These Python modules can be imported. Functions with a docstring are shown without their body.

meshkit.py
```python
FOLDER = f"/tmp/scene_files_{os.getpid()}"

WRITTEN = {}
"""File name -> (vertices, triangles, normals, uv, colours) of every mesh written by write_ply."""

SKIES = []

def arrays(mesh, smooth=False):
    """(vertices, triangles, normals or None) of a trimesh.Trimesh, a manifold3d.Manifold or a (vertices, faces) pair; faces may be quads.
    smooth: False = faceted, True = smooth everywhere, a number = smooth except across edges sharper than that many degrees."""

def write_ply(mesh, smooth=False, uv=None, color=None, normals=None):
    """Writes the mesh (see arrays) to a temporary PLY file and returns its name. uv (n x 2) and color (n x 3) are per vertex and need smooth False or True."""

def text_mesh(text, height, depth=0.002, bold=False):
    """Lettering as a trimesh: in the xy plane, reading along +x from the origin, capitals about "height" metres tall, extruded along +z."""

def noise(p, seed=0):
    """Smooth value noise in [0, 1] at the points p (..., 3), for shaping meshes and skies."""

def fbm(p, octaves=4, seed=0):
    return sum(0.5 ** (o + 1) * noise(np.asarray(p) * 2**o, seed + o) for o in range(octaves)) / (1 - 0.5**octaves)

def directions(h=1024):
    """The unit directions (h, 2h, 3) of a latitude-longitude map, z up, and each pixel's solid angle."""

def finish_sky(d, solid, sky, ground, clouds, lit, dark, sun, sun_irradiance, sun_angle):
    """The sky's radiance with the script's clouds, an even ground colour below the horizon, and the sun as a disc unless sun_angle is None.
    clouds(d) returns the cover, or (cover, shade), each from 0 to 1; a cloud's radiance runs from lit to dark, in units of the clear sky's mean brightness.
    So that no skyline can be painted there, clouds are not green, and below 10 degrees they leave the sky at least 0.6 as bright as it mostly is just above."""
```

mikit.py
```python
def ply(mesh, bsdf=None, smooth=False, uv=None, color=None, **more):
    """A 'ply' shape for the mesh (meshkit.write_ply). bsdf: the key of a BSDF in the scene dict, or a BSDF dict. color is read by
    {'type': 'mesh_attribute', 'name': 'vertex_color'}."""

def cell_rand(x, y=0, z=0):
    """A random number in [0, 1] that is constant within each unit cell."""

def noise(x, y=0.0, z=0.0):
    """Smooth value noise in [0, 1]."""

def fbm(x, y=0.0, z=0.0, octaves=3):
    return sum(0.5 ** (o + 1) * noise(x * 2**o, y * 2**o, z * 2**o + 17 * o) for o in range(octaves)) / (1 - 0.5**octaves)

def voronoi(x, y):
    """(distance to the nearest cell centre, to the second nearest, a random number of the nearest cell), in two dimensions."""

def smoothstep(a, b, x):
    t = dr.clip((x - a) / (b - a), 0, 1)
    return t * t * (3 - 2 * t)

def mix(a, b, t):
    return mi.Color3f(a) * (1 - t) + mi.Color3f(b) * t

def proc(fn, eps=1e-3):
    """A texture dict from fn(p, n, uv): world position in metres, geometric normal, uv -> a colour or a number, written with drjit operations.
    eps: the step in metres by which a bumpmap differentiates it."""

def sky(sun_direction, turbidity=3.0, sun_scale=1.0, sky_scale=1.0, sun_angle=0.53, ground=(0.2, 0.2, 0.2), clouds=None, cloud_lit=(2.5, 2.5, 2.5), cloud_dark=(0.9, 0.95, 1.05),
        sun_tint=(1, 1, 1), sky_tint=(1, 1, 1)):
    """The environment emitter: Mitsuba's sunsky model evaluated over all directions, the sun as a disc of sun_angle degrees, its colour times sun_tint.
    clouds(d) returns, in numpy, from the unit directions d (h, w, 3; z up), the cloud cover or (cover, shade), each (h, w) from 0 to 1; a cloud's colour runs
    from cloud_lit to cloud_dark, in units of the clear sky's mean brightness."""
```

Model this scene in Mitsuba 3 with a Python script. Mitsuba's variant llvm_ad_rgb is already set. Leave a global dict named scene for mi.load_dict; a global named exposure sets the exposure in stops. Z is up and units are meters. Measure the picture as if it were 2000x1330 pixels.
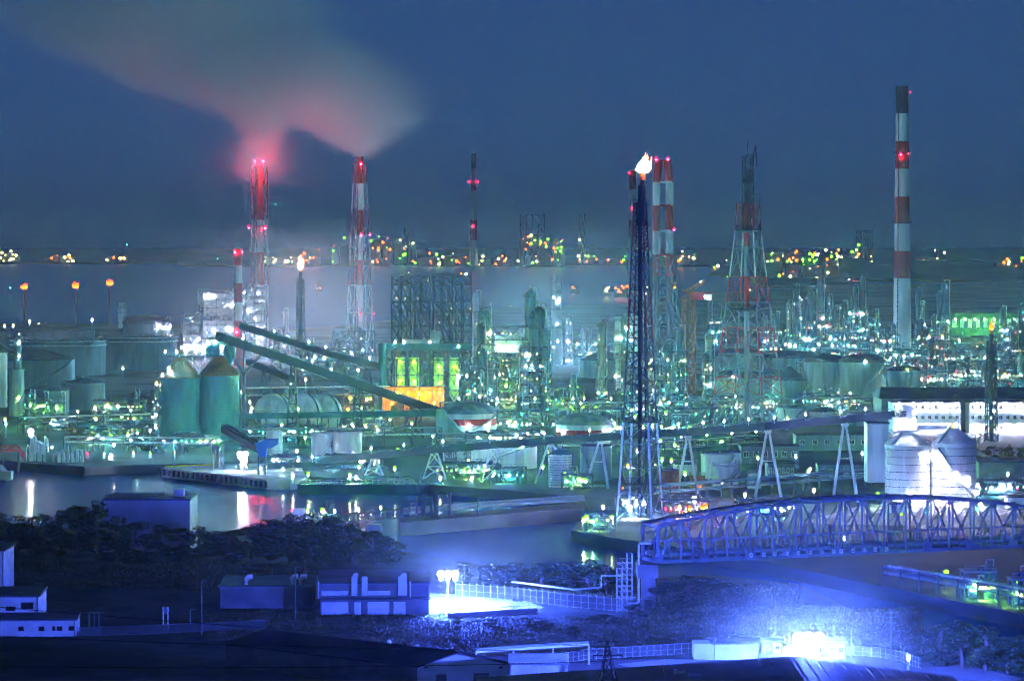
import math, random, numpy as np, trimesh, mitsuba as mi, mikit, meshkit
from shapely.geometry import Polygon
T = mi.ScalarTransform4f
scene, labels = {}, {}

# ---------------------------------------------------------------- camera, sky, exposure, air
exposure = 4.35                            # a long night exposure
GAIN = 2.0 ** -4.0
F, HOR, H = 6313.0, 470.0, 65.0            # focal length (px of the 2000 px photograph), horizon row, camera height (m)
scene['camera'] = {'type': 'perspective', 'fov': 2 * math.degrees(math.atan(1000 / F)), 'fov_axis': 'x', 'near_clip': 5.0, 'far_clip': 80000.0,
                   'to_world': T().look_at(origin=[0, 0, H], target=[0, 100, H], up=[0, 0, 1]), 'principal_point_offset_y': (665 - HOR) / 1330,
                   'medium': {'type': 'ref', 'id': 'air'}}
SKY = mikit.sky((0.1, -0.8, 0.6), turbidity=4, sun_scale=0.0, sky_scale=0.098 * GAIN, sky_tint=(1.15, 2.6, 7.2), ground=(0.1, 0.1, 0.1))
scene['sky'] = SKY
scene['air'] = {'type': 'homogeneous', 'albedo': {'type': 'rgb', 'value': [0.96, 0.96, 0.96]}, 'sigma_t': 0.55e-4}
scene['haze'] = {'type': 'cube', 'to_world': T().translate([0, 14900, 144]).scale([9000, 15100, 156]), 'bsdf': {'type': 'null'}, 'interior': {'type': 'ref', 'id': 'air'}}
labels['haze'] = {'label': 'thin blue night haze over the whole harbour and refinery', 'kind': 'stuff', 'category': 'haze'}

# ---------------------------------------------------------------- from picture rows to places on the ground
def gy(py): return F * H / (py - HOR)                        # distance of the ground seen on a row
def at(px, py, Y): return np.array([(px - 1000) / F * Y, Y, H - (py - HOR) / F * Y])
def G(px, py): return at(px, py, gy(py))
def ht(py, Y): return H - (py - HOR) / F * Y
def sc(Y): return Y / F

# ---------------------------------------------------------------- materials
def rgb(c): return {'type': 'rgb', 'value': [float(x) for x in c]}
def prin(c, rough=0.6, metal=0.0, spec=0.25): return {'type': 'principled', 'base_color': c if isinstance(c, dict) else rgb(c), 'roughness': rough, 'metallic': metal, 'specular': spec}
def tint(a, b, s, sz=None, lo=0.35, hi=0.65):
    sz = sz or s
    return mikit.proc(lambda p, n, uv: mikit.mix(a, b, mikit.smoothstep(lo, hi, mikit.fbm(p.x * s, p.y * s, p.z * sz, 3))))
MATS = dict(
    steel=prin((0.045, 0.07, 0.09), 0.5), dark_steel=prin((0.025, 0.035, 0.05), 0.55), white_steel=prin((0.62, 0.63, 0.63), 0.45), grey_steel=prin((0.13, 0.18, 0.21), 0.5),
    bridge_paint=prin(tint((0.15, 0.18, 0.23), (0.10, 0.13, 0.17), 0.5), 0.5), red_paint=prin(tint((0.42, 0.03, 0.035), (0.33, 0.03, 0.03), 0.2, 0.05), 0.5),
    white_paint=prin(tint((0.66, 0.66, 0.64), (0.5, 0.5, 0.48), 0.25, 0.05), 0.5), tank_white=prin(tint((0.66, 0.66, 0.63), (0.46, 0.47, 0.45), 0.5, 0.06), 0.45),
    tank_dark=prin(tint((0.07, 0.11, 0.15), (0.05, 0.08, 0.11), 0.45, 0.05), 0.5), tank_grey=prin(tint((0.17, 0.24, 0.27), (0.10, 0.15, 0.18), 0.45, 0.05), 0.5), tank_green=prin(tint((0.028, 0.095, 0.11), (0.02, 0.07, 0.085), 0.4, 0.1), 0.5),
    rust=prin(tint((0.30, 0.10, 0.06), (0.16, 0.06, 0.05), 0.9, 0.08), 0.7), roof_dark=prin(tint((0.03, 0.04, 0.065), (0.05, 0.062, 0.09), 0.15), 0.6),
    cone_rust=prin(tint((0.20, 0.10, 0.05), (0.10, 0.07, 0.05), 0.3), 0.6), shed_glow_tint=prin(tint((0.62, 0.36, 0.09), (0.5, 0.28, 0.08), 0.4), 0.6), vessel_glow_tint=prin(tint((0.46, 0.56, 0.16), (0.36, 0.46, 0.14), 0.4), 0.5), concrete=prin(tint((0.33, 0.33, 0.32), (0.23, 0.23, 0.23), 0.2, 0.08), 0.8),  # shed and vessel colours: orange and lime lamplight put into the base colour
    wall_white=prin(tint((0.68, 0.69, 0.70), (0.58, 0.59, 0.60), 0.5), 0.6), wall_dark=prin(tint((0.10, 0.11, 0.13), (0.14, 0.15, 0.17), 0.4), 0.6),
    glass_dark=prin((0.02, 0.025, 0.03), 0.12), asphalt=prin(tint((0.055, 0.055, 0.06), (0.085, 0.085, 0.085), 0.12), 0.85),
    yard=prin(tint((0.30, 0.30, 0.29), (0.20, 0.20, 0.20), 0.08), 0.85), quay=prin(tint((0.065, 0.085, 0.10), (0.03, 0.045, 0.055), 0.03), 0.85),
    grass=prin(tint((0.018, 0.03, 0.02), (0.036, 0.045, 0.03), 0.10), 0.9), hill=prin(tint((0.03, 0.045, 0.03), (0.05, 0.06, 0.04), 0.01), 0.9),
    bark=prin((0.07, 0.055, 0.04), 0.9), yellow=prin((0.75, 0.50, 0.03), 0.5), line=prin((0.75, 0.75, 0.72), 0.6), blue_paint=prin((0.04, 0.10, 0.35), 0.5),
    belt=prin((0.035, 0.05, 0.06), 0.6), pipe=prin((0.28, 0.33, 0.34), 0.35, 0.3), red_rail=prin((0.45, 0.04, 0.06), 0.5))
scene.update({'mat_' + k: {'type': 'twosided', 'b': v} for k, v in MATS.items()})
scene['mat_leaf'] = {'type': 'twosided', 'b': {'type': 'diffuse', 'reflectance': mikit.proc(lambda p, n, uv: mikit.mix((0.016, 0.034, 0.02), (0.04, 0.058, 0.03), mikit.noise(p.x * 0.8, p.y * 0.8, p.z * 0.8)))}}
scene['mat_straw'] = {'type': 'twosided', 'b': {'type': 'diffuse', 'reflectance': mikit.proc(lambda p, n, uv: mikit.mix((0.04, 0.055, 0.02), (0.13, 0.12, 0.07), mikit.noise(p.x * 0.3, p.y * 0.3)))}}
scene['mat_water'] = prin((0.002, 0.035, 0.13), 0.17, 0.0, 0.06)
scene['mat_mesh_wire'] = {'type': 'mask', 'opacity': 0.08, 'b': {'type': 'twosided', 'b': {'type': 'diffuse', 'reflectance': rgb((0.2, 0.2, 0.2))}}}

# ---------------------------------------------------------------- keys
COUNT = {}
def numbered(k):
    n = COUNT.get(k, 0); COUNT[k] = n + 1
    return k if n == 0 else f'{k}_{n:03d}'
def thing(name, label, cat, group=None, kind=None):
    k = numbered(name); d = {'label': label, 'category': cat}
    if group: d['group'] = group
    if kind: d['kind'] = kind
    labels[k] = d
    return k
def put(key, mesh, mat, smooth=False, **more): scene[key] = mikit.ply(mesh.get() if isinstance(mesh, MB) else mesh, 'mat_' + mat, smooth, **more)
def part(parent, name, mesh, mat, smooth=False, label=None, kind=None):
    k = numbered(parent + '__' + name)
    put(k, mesh, mat, smooth)
    if label or kind: labels[k] = {a: b for a, b in (('label', label), ('kind', kind)) if b}
    return k
def struct(name, mesh, mat, label, smooth=False):
    k = numbered(name); put(k, mesh, mat, smooth); labels[k] = {'label': label, 'kind': 'structure'}
    return k

# ---------------------------------------------------------------- mesh builder
BOX_V = np.array([[x, y, z] for x in (-.5, .5) for y in (-.5, .5) for z in (-.5, .5)])
BOX_F = np.array([[0, 1, 3], [0, 3, 2], [4, 6, 7], [4, 7, 5], [0, 4, 5], [0, 5, 1], [2, 3, 7], [2, 7, 6], [0, 2, 6], [0, 6, 4], [1, 5, 7], [1, 7, 3]])
class MB:
    def __init__(s): s.v, s.f, s.n, s.b = [], [], 0, []
    def add(s, v, f):
        v = np.asarray(v, float); s.v.append(v); s.f.append(np.asarray(f, int) + s.n); s.n += len(v); return s
    def box(s, c, size, rz=0.0):
        v = BOX_V * size
        if rz: a, b = math.cos(rz), math.sin(rz); v = v @ np.array([[a, b, 0], [-b, a, 0], [0, 0, 1]])
        return s.add(v + np.asarray(c), BOX_F)
    def bar(s, a, b, w, h=None): s.b.append((*a, *b, w, h or w)); return s
    def tube(s, pts, r, n=6, r1=None):
        p = np.asarray(pts, float); rr = np.linspace(r, r1 if r1 is not None else r, len(p))
        t = np.gradient(p, axis=0); t /= np.linalg.norm(t, axis=1, keepdims=True) + 1e-12
        up = np.array([0, 0, 1.0]) if np.abs(t[:, 2]).mean() < 0.9 else np.array([1.0, 0, 0])
        a = np.cross(t, up); bad = np.linalg.norm(a, axis=1) < 1e-3; a[bad] = np.cross(t[bad], [0.3, 0.8, 0.2]); a /= np.linalg.norm(a, axis=1, keepdims=True)
        b = np.cross(t, a); g = np.arange(n) * 2 * math.pi / n
        v = (p[:, None] + rr[:, None, None] * (np.cos(g)[None, :, None] * a[:, None] + np.sin(g)[None, :, None] * b[:, None])).reshape(-1, 3)
        i, j = np.meshgrid(np.arange(len(p) - 1), np.arange(n), indexing='ij'); i, j = i.ravel(), j.ravel(); k = (j + 1) % n
        q = [np.stack([i * n + j, i * n + k, (i + 1) * n + k], 1), np.stack([i * n + j, (i + 1) * n + k, (i + 1) * n + j], 1)]
        m = np.arange(1, n - 1); e = (len(p) - 1) * n
        q += [np.stack([m * 0, m + 1, m], 1), np.stack([m * 0 + e, m + e, m + 1 + e], 1)]
        return s.add(v, np.vstack(q))
    def lathe(s, x, y, prof, n=24):
        g = np.arange(n) * 2 * math.pi / n; P = np.asarray(prof, float)
        v = np.stack([x + P[:, :1] * np.cos(g), y + P[:, :1] * np.sin(g), np.repeat(P[:, 1:], n, 1)], -1).reshape(-1, 3)
        i, j = np.meshgrid(np.arange(len(P) - 1), np.arange(n), indexing='ij'); i, j = i.ravel(), j.ravel(); k = (j + 1) % n
        return s.add(v, np.vstack([np.stack([i * n + j, i * n + k, (i + 1) * n + k], 1), np.stack([i * n + j, (i + 1) * n + k, (i + 1) * n + j], 1)]))
    def cyl(s, x, y, z0, z1, r0, r1=None, n=20): return s.lathe(x, y, [(1e-3, z0), (r0, z0), (r1 if r1 is not None else r0, z1), (1e-3, z1)], n)
    def ball(s, x, y, z, r, n=20, a0=-90, a1=90): return s.lathe(x, y, [(max(1e-3, r * math.cos(math.radians(a))), z + r * math.sin(math.radians(a))) for a in np.linspace(a0, a1, max(4, n // 2))], n)
    def prism(s, poly, z0, z1):
        m = trimesh.creation.extrude_polygon(Polygon(poly), z1 - z0, engine='earcut'); return s.add(m.vertices + [0, 0, z0], m.faces)
    def quad(s, a, b, c, d): return s.add([a, b, c, d], [[0, 1, 2], [0, 2, 3]])
    def get(s):
        if s.b:
            B = np.array(s.b, float); p, q = B[:, :3], B[:, 3:6]; t = q - p; t /= np.linalg.norm(t, axis=1, keepdims=True) + 1e-12
            ref = np.where(np.abs(t[:, 2:]) < 0.95, [[0, 0, 1.0]], [[0, 1.0, 0]]); a = np.cross(t, ref); a /= np.linalg.norm(a, axis=1, keepdims=True); c = np.cross(t, a)
            a, c = a * B[:, 6:7] / 2, c * B[:, 7:8] / 2
            V = np.stack([p - a - c, p - a + c, p + a - c, p + a + c, q - a - c, q - a + c, q + a - c, q + a + c], 1)
            FF = np.array([[0, 1, 3], [0, 3, 2], [4, 6, 7], [4, 7, 5], [0, 4, 5], [0, 5, 1], [2, 3, 7], [2, 7, 6], [0, 2, 6], [0, 6, 4], [1, 5, 7], [1, 7, 3]])
            s.b = []; s.add(V.reshape(-1, 3), (FF[None] + np.arange(len(V))[:, None, None] * 8).reshape(-1, 3))
        return np.vstack(s.v), np.vstack(s.f)

# ---------------------------------------------------------------- lamps: each bulb an instance of the glowing globe of its colour
BULB = trimesh.creation.icosphere(subdivisions=1)
KINDS = {  # colour, radiance of the bulb, colour of the added halo ball, how often sampled as a light (0: a small glint)
    'white': ((0.17, 0.80, 0.92), 11500, (3.0, 3.0, 1.0), 1), 'cool': ((0.12, 0.50, 1.0), 12500, (1.2, 2.0, 3.2), 1), 'green': ((0.22, 1.0, 0.03), 10500, (0.75, 3.2, 0.05), 1), 'teal': ((0.02, 0.70, 1.0), 10500, (0.3, 2.8, 1.8), 1),
    'orange': ((1.0, 0.12, 0.0), 2800, (3.0, 0.34, 0.01), 1), 'red': ((1.0, 0.006, 0.05), 1100, (3.5, 0.02, 0.16), 1.5), 'violet': ((0.30, 0.40, 1.0), 13000, (1.6, 1.6, 3.4), 1), 'flood': ((0.05, 0.10, 1.0), 90000, (6.0, 6.5, 9.0), 1.6),
    'warm': ((1.0, 0.86, 0.16), 9000, (3.0, 2.0, 0.2), 1), 'redbig': ((1.0, 0.003, 0.06), 14000, (6.0, 0.05, 0.6), 3), 'boiler': ((0.84, 0.74, 1.0), 11000, (2.4, 2.3, 3.4), 1.3), 'lime': ((0.24, 1.0, 0.0), 2600, (0.7, 3.0, 0.03), 1),
    'dotwhite': ((1.0, 0.96, 0.30), 4.5, 0, 0), 'dotgreen': ((0.20, 1.0, 0.02), 5, 0, 0), 'dotorange': ((1.0, 0.15, 0.004), 5, 0, 0), 'dotred': ((1.0, 0.012, 0.05), 9, 0, 0), 'dotcool': ((0.7, 0.86, 1.0), 12, 0, 0), 'dotteal': ((0.05, 1.0, 0.55), 7, 0, 0)}
POWER = {k: 0.0 for k in KINDS}
for k, (c, L, halo_ball, w) in KINDS.items():
    em = lambda v: {'type': 'area', 'radiance': rgb(np.array(v) * GAIN), 'sampling_weight': 0.0}
    if w:
        b, q = BULB.copy(), BULB.copy(); b.apply_scale(0.5); b.apply_translation((0, -.2, -.8)); q.apply_scale(1.05); q.apply_translation((0, 0, .35))
        scene['bulb_' + k] = {'type': 'shapegroup', 'bulb': mikit.ply(b, None, emitter=em(np.array(c) * L)), 'halo_ball': mikit.ply(q, None, emitter=em(halo_ball))}  # larger ball added: the coloured lamp halo put into a glowing shape
    else: scene['bulb_' + k] = {'type': 'shapegroup', 'globe': mikit.ply(BULB, None, emitter=em(np.array(c) * L))}
def bulb(key, kind, pos, r):
    k = numbered(key)
    scene[k] = {'type': 'instance', 'g': {'type': 'ref', 'id': 'bulb_' + kind}, 'to_world': T().translate([float(x) for x in pos]).scale(float(r) * (1.22 if KINDS[kind][3] else 1.05))}
    POWER[kind] += r * r * KINDS[kind][1]
    return k
def lamp(parent, kind, pos, r=0.4): return bulb(parent + '__lamp', kind, pos, r)
R = random.Random(7)
def nth(i): return ['first', 'second', 'third', 'fourth', 'fifth', 'sixth', 'seventh', 'eighth', 'ninth', 'tenth', 'eleventh', 'twelfth', 'thirteenth', 'fourteenth', 'fifteenth', 'sixteenth', 'seventeenth', 'eighteenth', 'nineteenth', 'twentieth', 'twenty-first', 'twenty-second'][i]
# ================================================================ the setting
def land(name, pts, label, mat, z=0.0, depth=6.0):
    return struct(name, MB().prism([(p[0], p[1]) for p in pts], -depth, z), mat, label)
def gp(*pp): return [G(px, py)[:2] for px, py in pp]
s = 36000.0
struct('sea', ([[-9500, -100, -2.5], [9500, -100, -2.5], [9500, 29900, -2.5], [-9500, 29900, -2.5]], [[0, 1, 2, 3]]), 'water', 'dark calm harbour water streaked with lamp reflections')
land('ground', [(-900, -80), (900, -80)] + gp((4000, 1420), (2040, 1352), (1800, 1262), (1700, 1205), (1560, 1140), (1400, 1122), (1250, 1128), (930, 1100), (760, 1072), (700, 1050), (640, 1014), (560, 1016), (370, 1050), (0, 1020), (-1500, 1020)), 'dark grassy near shore with yards and bushes', 'grass')
land('industrial_ground', gp((-1500, 890), (0, 898), (70, 905), (165, 911), (330, 906), (420, 905), (585, 905), (600, 930), (870, 948), (1000, 958), (1140, 972), (1150, 1000), (1115, 1035), (1200, 1050), (1290, 1062), (1500, 1098), (1730, 1146), (2000, 1200), (3400, 1480)) + [(2600, 1000), (2600, 5200)] + gp((2200, 545), (1600, 556), (1450, 566), (1250, 590), (1100, 596), (900, 606), (700, 632), (500, 648), (300, 632), (-500, 630)) + [(-2600, 2600)], 'paved refinery peninsula under the plants', 'quay')
land('far_land', [(-9400, 9300)] + gp((-300, 514), (345, 514), (350, 519), (700, 520), (740, 517), (1100, 520), (1200, 516), (1440, 520), (1480, 560), (1700, 548), (2400, 548)) + [(9400, 5400), (9400, 29000), (-9400, 29000)], 'far shore across the harbour', 'hill', 1.0)
land('pier_ground', gp((315, 915), (420, 908), (585, 905), (600, 935), (520, 938)), 'concrete jetty head lit by a floodlight', 'concrete', 0.25)
land('embankment', gp((778, 1016), (940, 1003), (1140, 984), (1142, 996), (940, 1012), (782, 1026)), 'dark breakwater carrying a pipeline between the river and the harbour', 'asphalt', 0.6)
def hill(name, label, cx, cy, rx, ry, hgt, seed, mat='hill'):
    n = 34; g = np.linspace(-1, 1, n); X, Y = np.meshgrid(g, g, indexing='ij'); rr = np.sqrt(X ** 2 + Y ** 2)
    z = hgt * np.clip(1 - rr, 0, 1) ** 0.8 * (0.45 + 1.1 * meshkit.fbm(np.stack([X * 3 + seed, Y * 3, X * 0], -1), 4)) - 4 * (rr > 0.96)
    v = np.stack([cx + X * rx, cy + Y * ry, z], -1).reshape(-1, 3); i, j = np.meshgrid(np.arange(n - 1), np.arange(n - 1), indexing='ij'); i, j = i.ravel(), j.ravel()
    struct(name, (v, np.stack([i * n + j, (i + 1) * n + j, (i + 1) * n + j + 1, i * n + j + 1], 1)), mat, label, True)
def hill_px(label, px, py0, py1, w, Y, seed): hill('hill', label, (px - 1000) * sc(Y), Y, w / 2 * sc(Y) * 1.25, 600, (ht(py1, Y)) * 1.1, seed)
hill_px('dark wooded hill sprinkled with lights on the far right shore', 1590, 560, 494, 330, 6200, 3)
hill_px('low dark hill behind the tall striped chimney', 1850, 560, 500, 420, 6600, 5)
hill_px('small dark hill on the far left shore', 75, 514, 506, 90, 9800, 8)
hill_px('long low hill behind the left harbour', 430, 514, 488, 300, 10200, 9)
hill_px('faint ridge behind the far steelworks', 900, 520, 494, 620, 10400, 11)

def sheet(name, pp, z, mat, label):
    P = np.array([(*G(px, py)[:2], z) for px, py in pp]); m = trimesh.creation.triangulate_polygon(Polygon(P[:, :2]), engine='earcut')
    v = np.c_[m[0], np.full(len(m[0]), z)]; f = np.asarray(m[1]); n = np.cross(v[f[:, 1]] - v[f[:, 0]], v[f[:, 2]] - v[f[:, 0]])[:, 2]; f[n < 0] = f[n < 0][:, ::-1]
    return struct(name, (v, f), mat, label)
sheet('yard', [(838, 1158), (1000, 1163), (1062, 1185), (1040, 1196), (900, 1212), (838, 1212)], 0.02, 'yard', 'pale concrete yard under the floodlight beside the workshop')
sheet('road', [(1020, 1322), (1140, 1288), (1360, 1286), (1700, 1282), (1900, 1300), (2000, 1325), (1900, 1345), (1000, 1345)], 0.02, 'asphalt', 'asphalt service road before the white shed')
sheet('pavement', [(1205, 1296), (1300, 1287), (1372, 1289), (1330, 1296), (1255, 1309)], 0.03, 'yard', 'pale concrete apron left of the white shed')
sheet('yard', [(1490, 1262), (1662, 1256), (1700, 1278), (1480, 1284)], 0.024, 'yard', 'concrete yard right of the white shed under the glaring floodlight')
sheet('pavement', [(1690, 985), (1910, 985), (1990, 1000), (1960, 1030), (1560, 1022)], 0.03, 'yard', 'bright concrete apron at the foot of the white silos')
sheet('road', [(1290, 985), (1700, 950), (1700, 958), (1300, 1000)], 0.03, 'asphalt', 'plant road under the conveyor trestle')

# ---------------------------------------------------------------- vegetation
def leaves(n, size, rng, shape):
    c = shape(n); a = rng.normal(size=(n, 3)); a /= np.linalg.norm(a, axis=1, keepdims=True); b = np.cross(a, rng.normal(size=(n, 3))); b /= np.linalg.norm(b, axis=1, keepdims=True)
    k = size * rng.uniform(0.6, 1.4, (n, 1)); a, b = a * k, b * k * 0.6
    v = np.stack([c - a, c - b, c + a, c + b], 1).reshape(-1, 3); return v, (np.array([[0, 1, 2], [0, 2, 3]])[None] + np.arange(n)[:, None, None] * 4).reshape(-1, 3)
TREES = []
for q in range(5):
    rng = np.random.default_rng(40 + q); h = 1.0
    t = MB(); t.tube([(0, 0, -0.03), (0.01, 0, .2), (0.02 * q - .03, .01, .45), (0, .02, .72)], .028, 7, .012)
    cl = []
    for i in range(22):
        a, z = rng.uniform(0, 6.28), rng.uniform(.05, .90); r = (0.34 if q != 3 else .26) * math.sin(math.pi * min(1, (z + .12) / 1.06)) * rng.uniform(.3, 1.05)
        p = (r * math.cos(a), r * math.sin(a), z); cl.append((*p, rng.uniform(.07, .14)))
        if i < 7: t.tube([(0, .01, .25 + z * .3), (p[0] * .5, p[1] * .5, z * .85), p], .011, 5, .004)
    cl = np.array(cl)
    def shape(n):
        k = rng.integers(0, len(cl), n); d = rng.normal(size=(n, 3)); d /= np.linalg.norm(d, axis=1, keepdims=True)
        return cl[k, :3] + d * cl[k, 3:] * rng.uniform(.45, 1.0, (n, 1)) * [1, 1, .8]
    v, f = leaves(2200, .022, rng, shape)
    TREES.append((mikit.ply(t.get(), 'mat_bark', 40), mikit.ply((v, f), 'mat_leaf')))
def tree(name, label, x, y, h, w, q, group=None, z=0.0):
    k = thing(name, label, 'tree' if name == 'tree' else 'bush', group); q = TREES[q % 5]
    tw = T().translate([x, y, z]).rotate([0, 0, 1], R.uniform(0, 360)).scale([w, w, h])
    scene[k + '__trunk'] = {**q[0], 'to_world': tw}; scene[k + '__crown'] = {**q[1], 'to_world': tw}
g1 = 'dark shore trees in front of the harbour water'
n1 = 0
for px, py, top, w in [(-5, 1085, 1004, 90), (35, 1080, 1010, 80), (78, 1082, 1006, 90), (118, 1085, 1000, 80), (150, 1080, 988, 90), (188, 1085, 982, 95), (225, 1095, 1012, 90), (262, 1100, 1020, 100), (310, 1098, 1028, 90), (352, 1092, 1030, 80),
                       (390, 1090, 1030, 75), (420, 1088, 1038, 70), (455, 1092, 1035, 75), (490, 1090, 1024, 90), (530, 1094, 1014, 90), (566, 1096, 1008, 95), (605, 1100, 1006, 100), (648, 1102, 1010, 100), (690, 1100, 1022, 100), (728, 1100, 1036, 80), (756, 1098, 1050, 60)]:
    x, y = G(px, py)[:2]; n1 += 1
    tree('tree', nth(n1 - 1) + ' tree from the left in the black tree line on the near shore', x, y, (py - top) * sc(y) * 1.08, w * sc(y) * 1.7, n1, g1)
for px, py, top, w in [(960, 1150, 1098, 80), (1010, 1152, 1096, 90), (1060, 1155, 1096, 90), (1105, 1158, 1092, 100), (1150, 1160, 1090, 100), (1185, 1165, 1100, 80), (905, 1135, 1098, 60)]:
    x, y = G(px, py)[:2]; n1 += 1; n2 = sorted((960, 1010, 1060, 1105, 1150, 1185, 905)).index(px)
    tree('tree', nth(n2) + ' tree from the left in the dark clump behind the long fence', x, y, (py - top) * sc(y), w * sc(y) * 1.6, n1, 'dark trees behind the long fence')
for px, py, top, w in [(1305, 1198, 1128, 90), (1345, 1190, 1118, 100), (1390, 1185, 1124, 100), (1430, 1190, 1136, 90), (1465, 1205, 1160, 80), (1325, 1215, 1160, 90)]:
    x, y = G(px, py)[:2]; n1 += 1; n2 = sorted((1305, 1345, 1390, 1430, 1465, 1325)).index(px)
    tree('tree', nth(n2) + ' bushy tree from the pier on the slope below the truss bridge', x, y, (py - top) * sc(y), w * sc(y) * 1.6, n1, 'trees on the slope below the truss bridge')
for px, py, top, w in [(1720, 1262, 1216, 90), (1760, 1272, 1222, 80), (1800, 1280, 1226, 70), (1838, 1300, 1210, 90), (1880, 1305, 1206, 110), (1925, 1310, 1215, 110), (1968, 1315, 1240, 90), (2010, 1320, 1235, 100), (1690, 1255, 1222, 60)]:
    x, y = G(px, py)[:2]; n1 += 1; n2 = sorted((1720, 1760, 1800, 1838, 1880, 1925, 1968, 2010, 1690)).index(px)
    tree('tree', nth(n2) + ' tree from the left on the river bank at the lower right', x, y, (py - top) * sc(y), w * sc(y) * 1.6, n1, 'dark trees on the near river bank at lower right')
for i, (px, py, top, w) in enumerate([(140, 858, 822, 44), (172, 858, 820, 50), (1842, 900, 862, 22), (1872, 905, 868, 30), (1900, 905, 866, 34), (1935, 905, 868, 40), (1970, 905, 866, 40), (2000, 905, 868, 40), (290, 880, 862, 60), (1475, 868, 840, 44)]):
    x, y = G(px, py)[:2]
    tree('tree', ['round dark tree left of the quay masts inside the refinery', 'round dark tree beside the round tree behind the quay', 'slim dark tree right of the white silos', 'dark tree second right of the white silos', 'dark tree third right of the white silos', 'dark tree fourth right of the white silos', 'dark tree near the right edge behind the silos', 'dark tree at the right edge behind the silos', 'low dark trees before the left green silos', 'green lit tree behind the conveyor trestle'][i], x, y, (py - top) * sc(y), w * sc(y) * 1.5, i)
rng = np.random.default_rng(5)                                           # rough grass on the near field: one mass
def tuft(n, box, hh):
    out, k = [], 0
    px, py = rng.uniform(box[0], box[2], n), rng.uniform(box[1], box[3], n)
    Y = F * H / (py - HOR); x = (px - 1000) / F * Y; a = rng.uniform(0, 6.28, n); h = hh * rng.uniform(.4, 1.3, n) * (0.4 + 1.2 * meshkit.fbm(np.stack([x * .08, Y * .08, Y * 0], -1), 3)); w = h * .12 + .05
    d = np.stack([np.cos(a), np.sin(a), a * 0], -1); c = np.stack([x, Y, x * 0], -1); tip = c + np.c_[rng.normal(0, .3, (n, 2)) * h[:, None], h]
    v = np.stack([c - d * w[:, None], c + d * w[:, None], tip], 1).reshape(-1, 3); return v, np.arange(3 * n).reshape(-1, 3)
g = MB()
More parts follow.
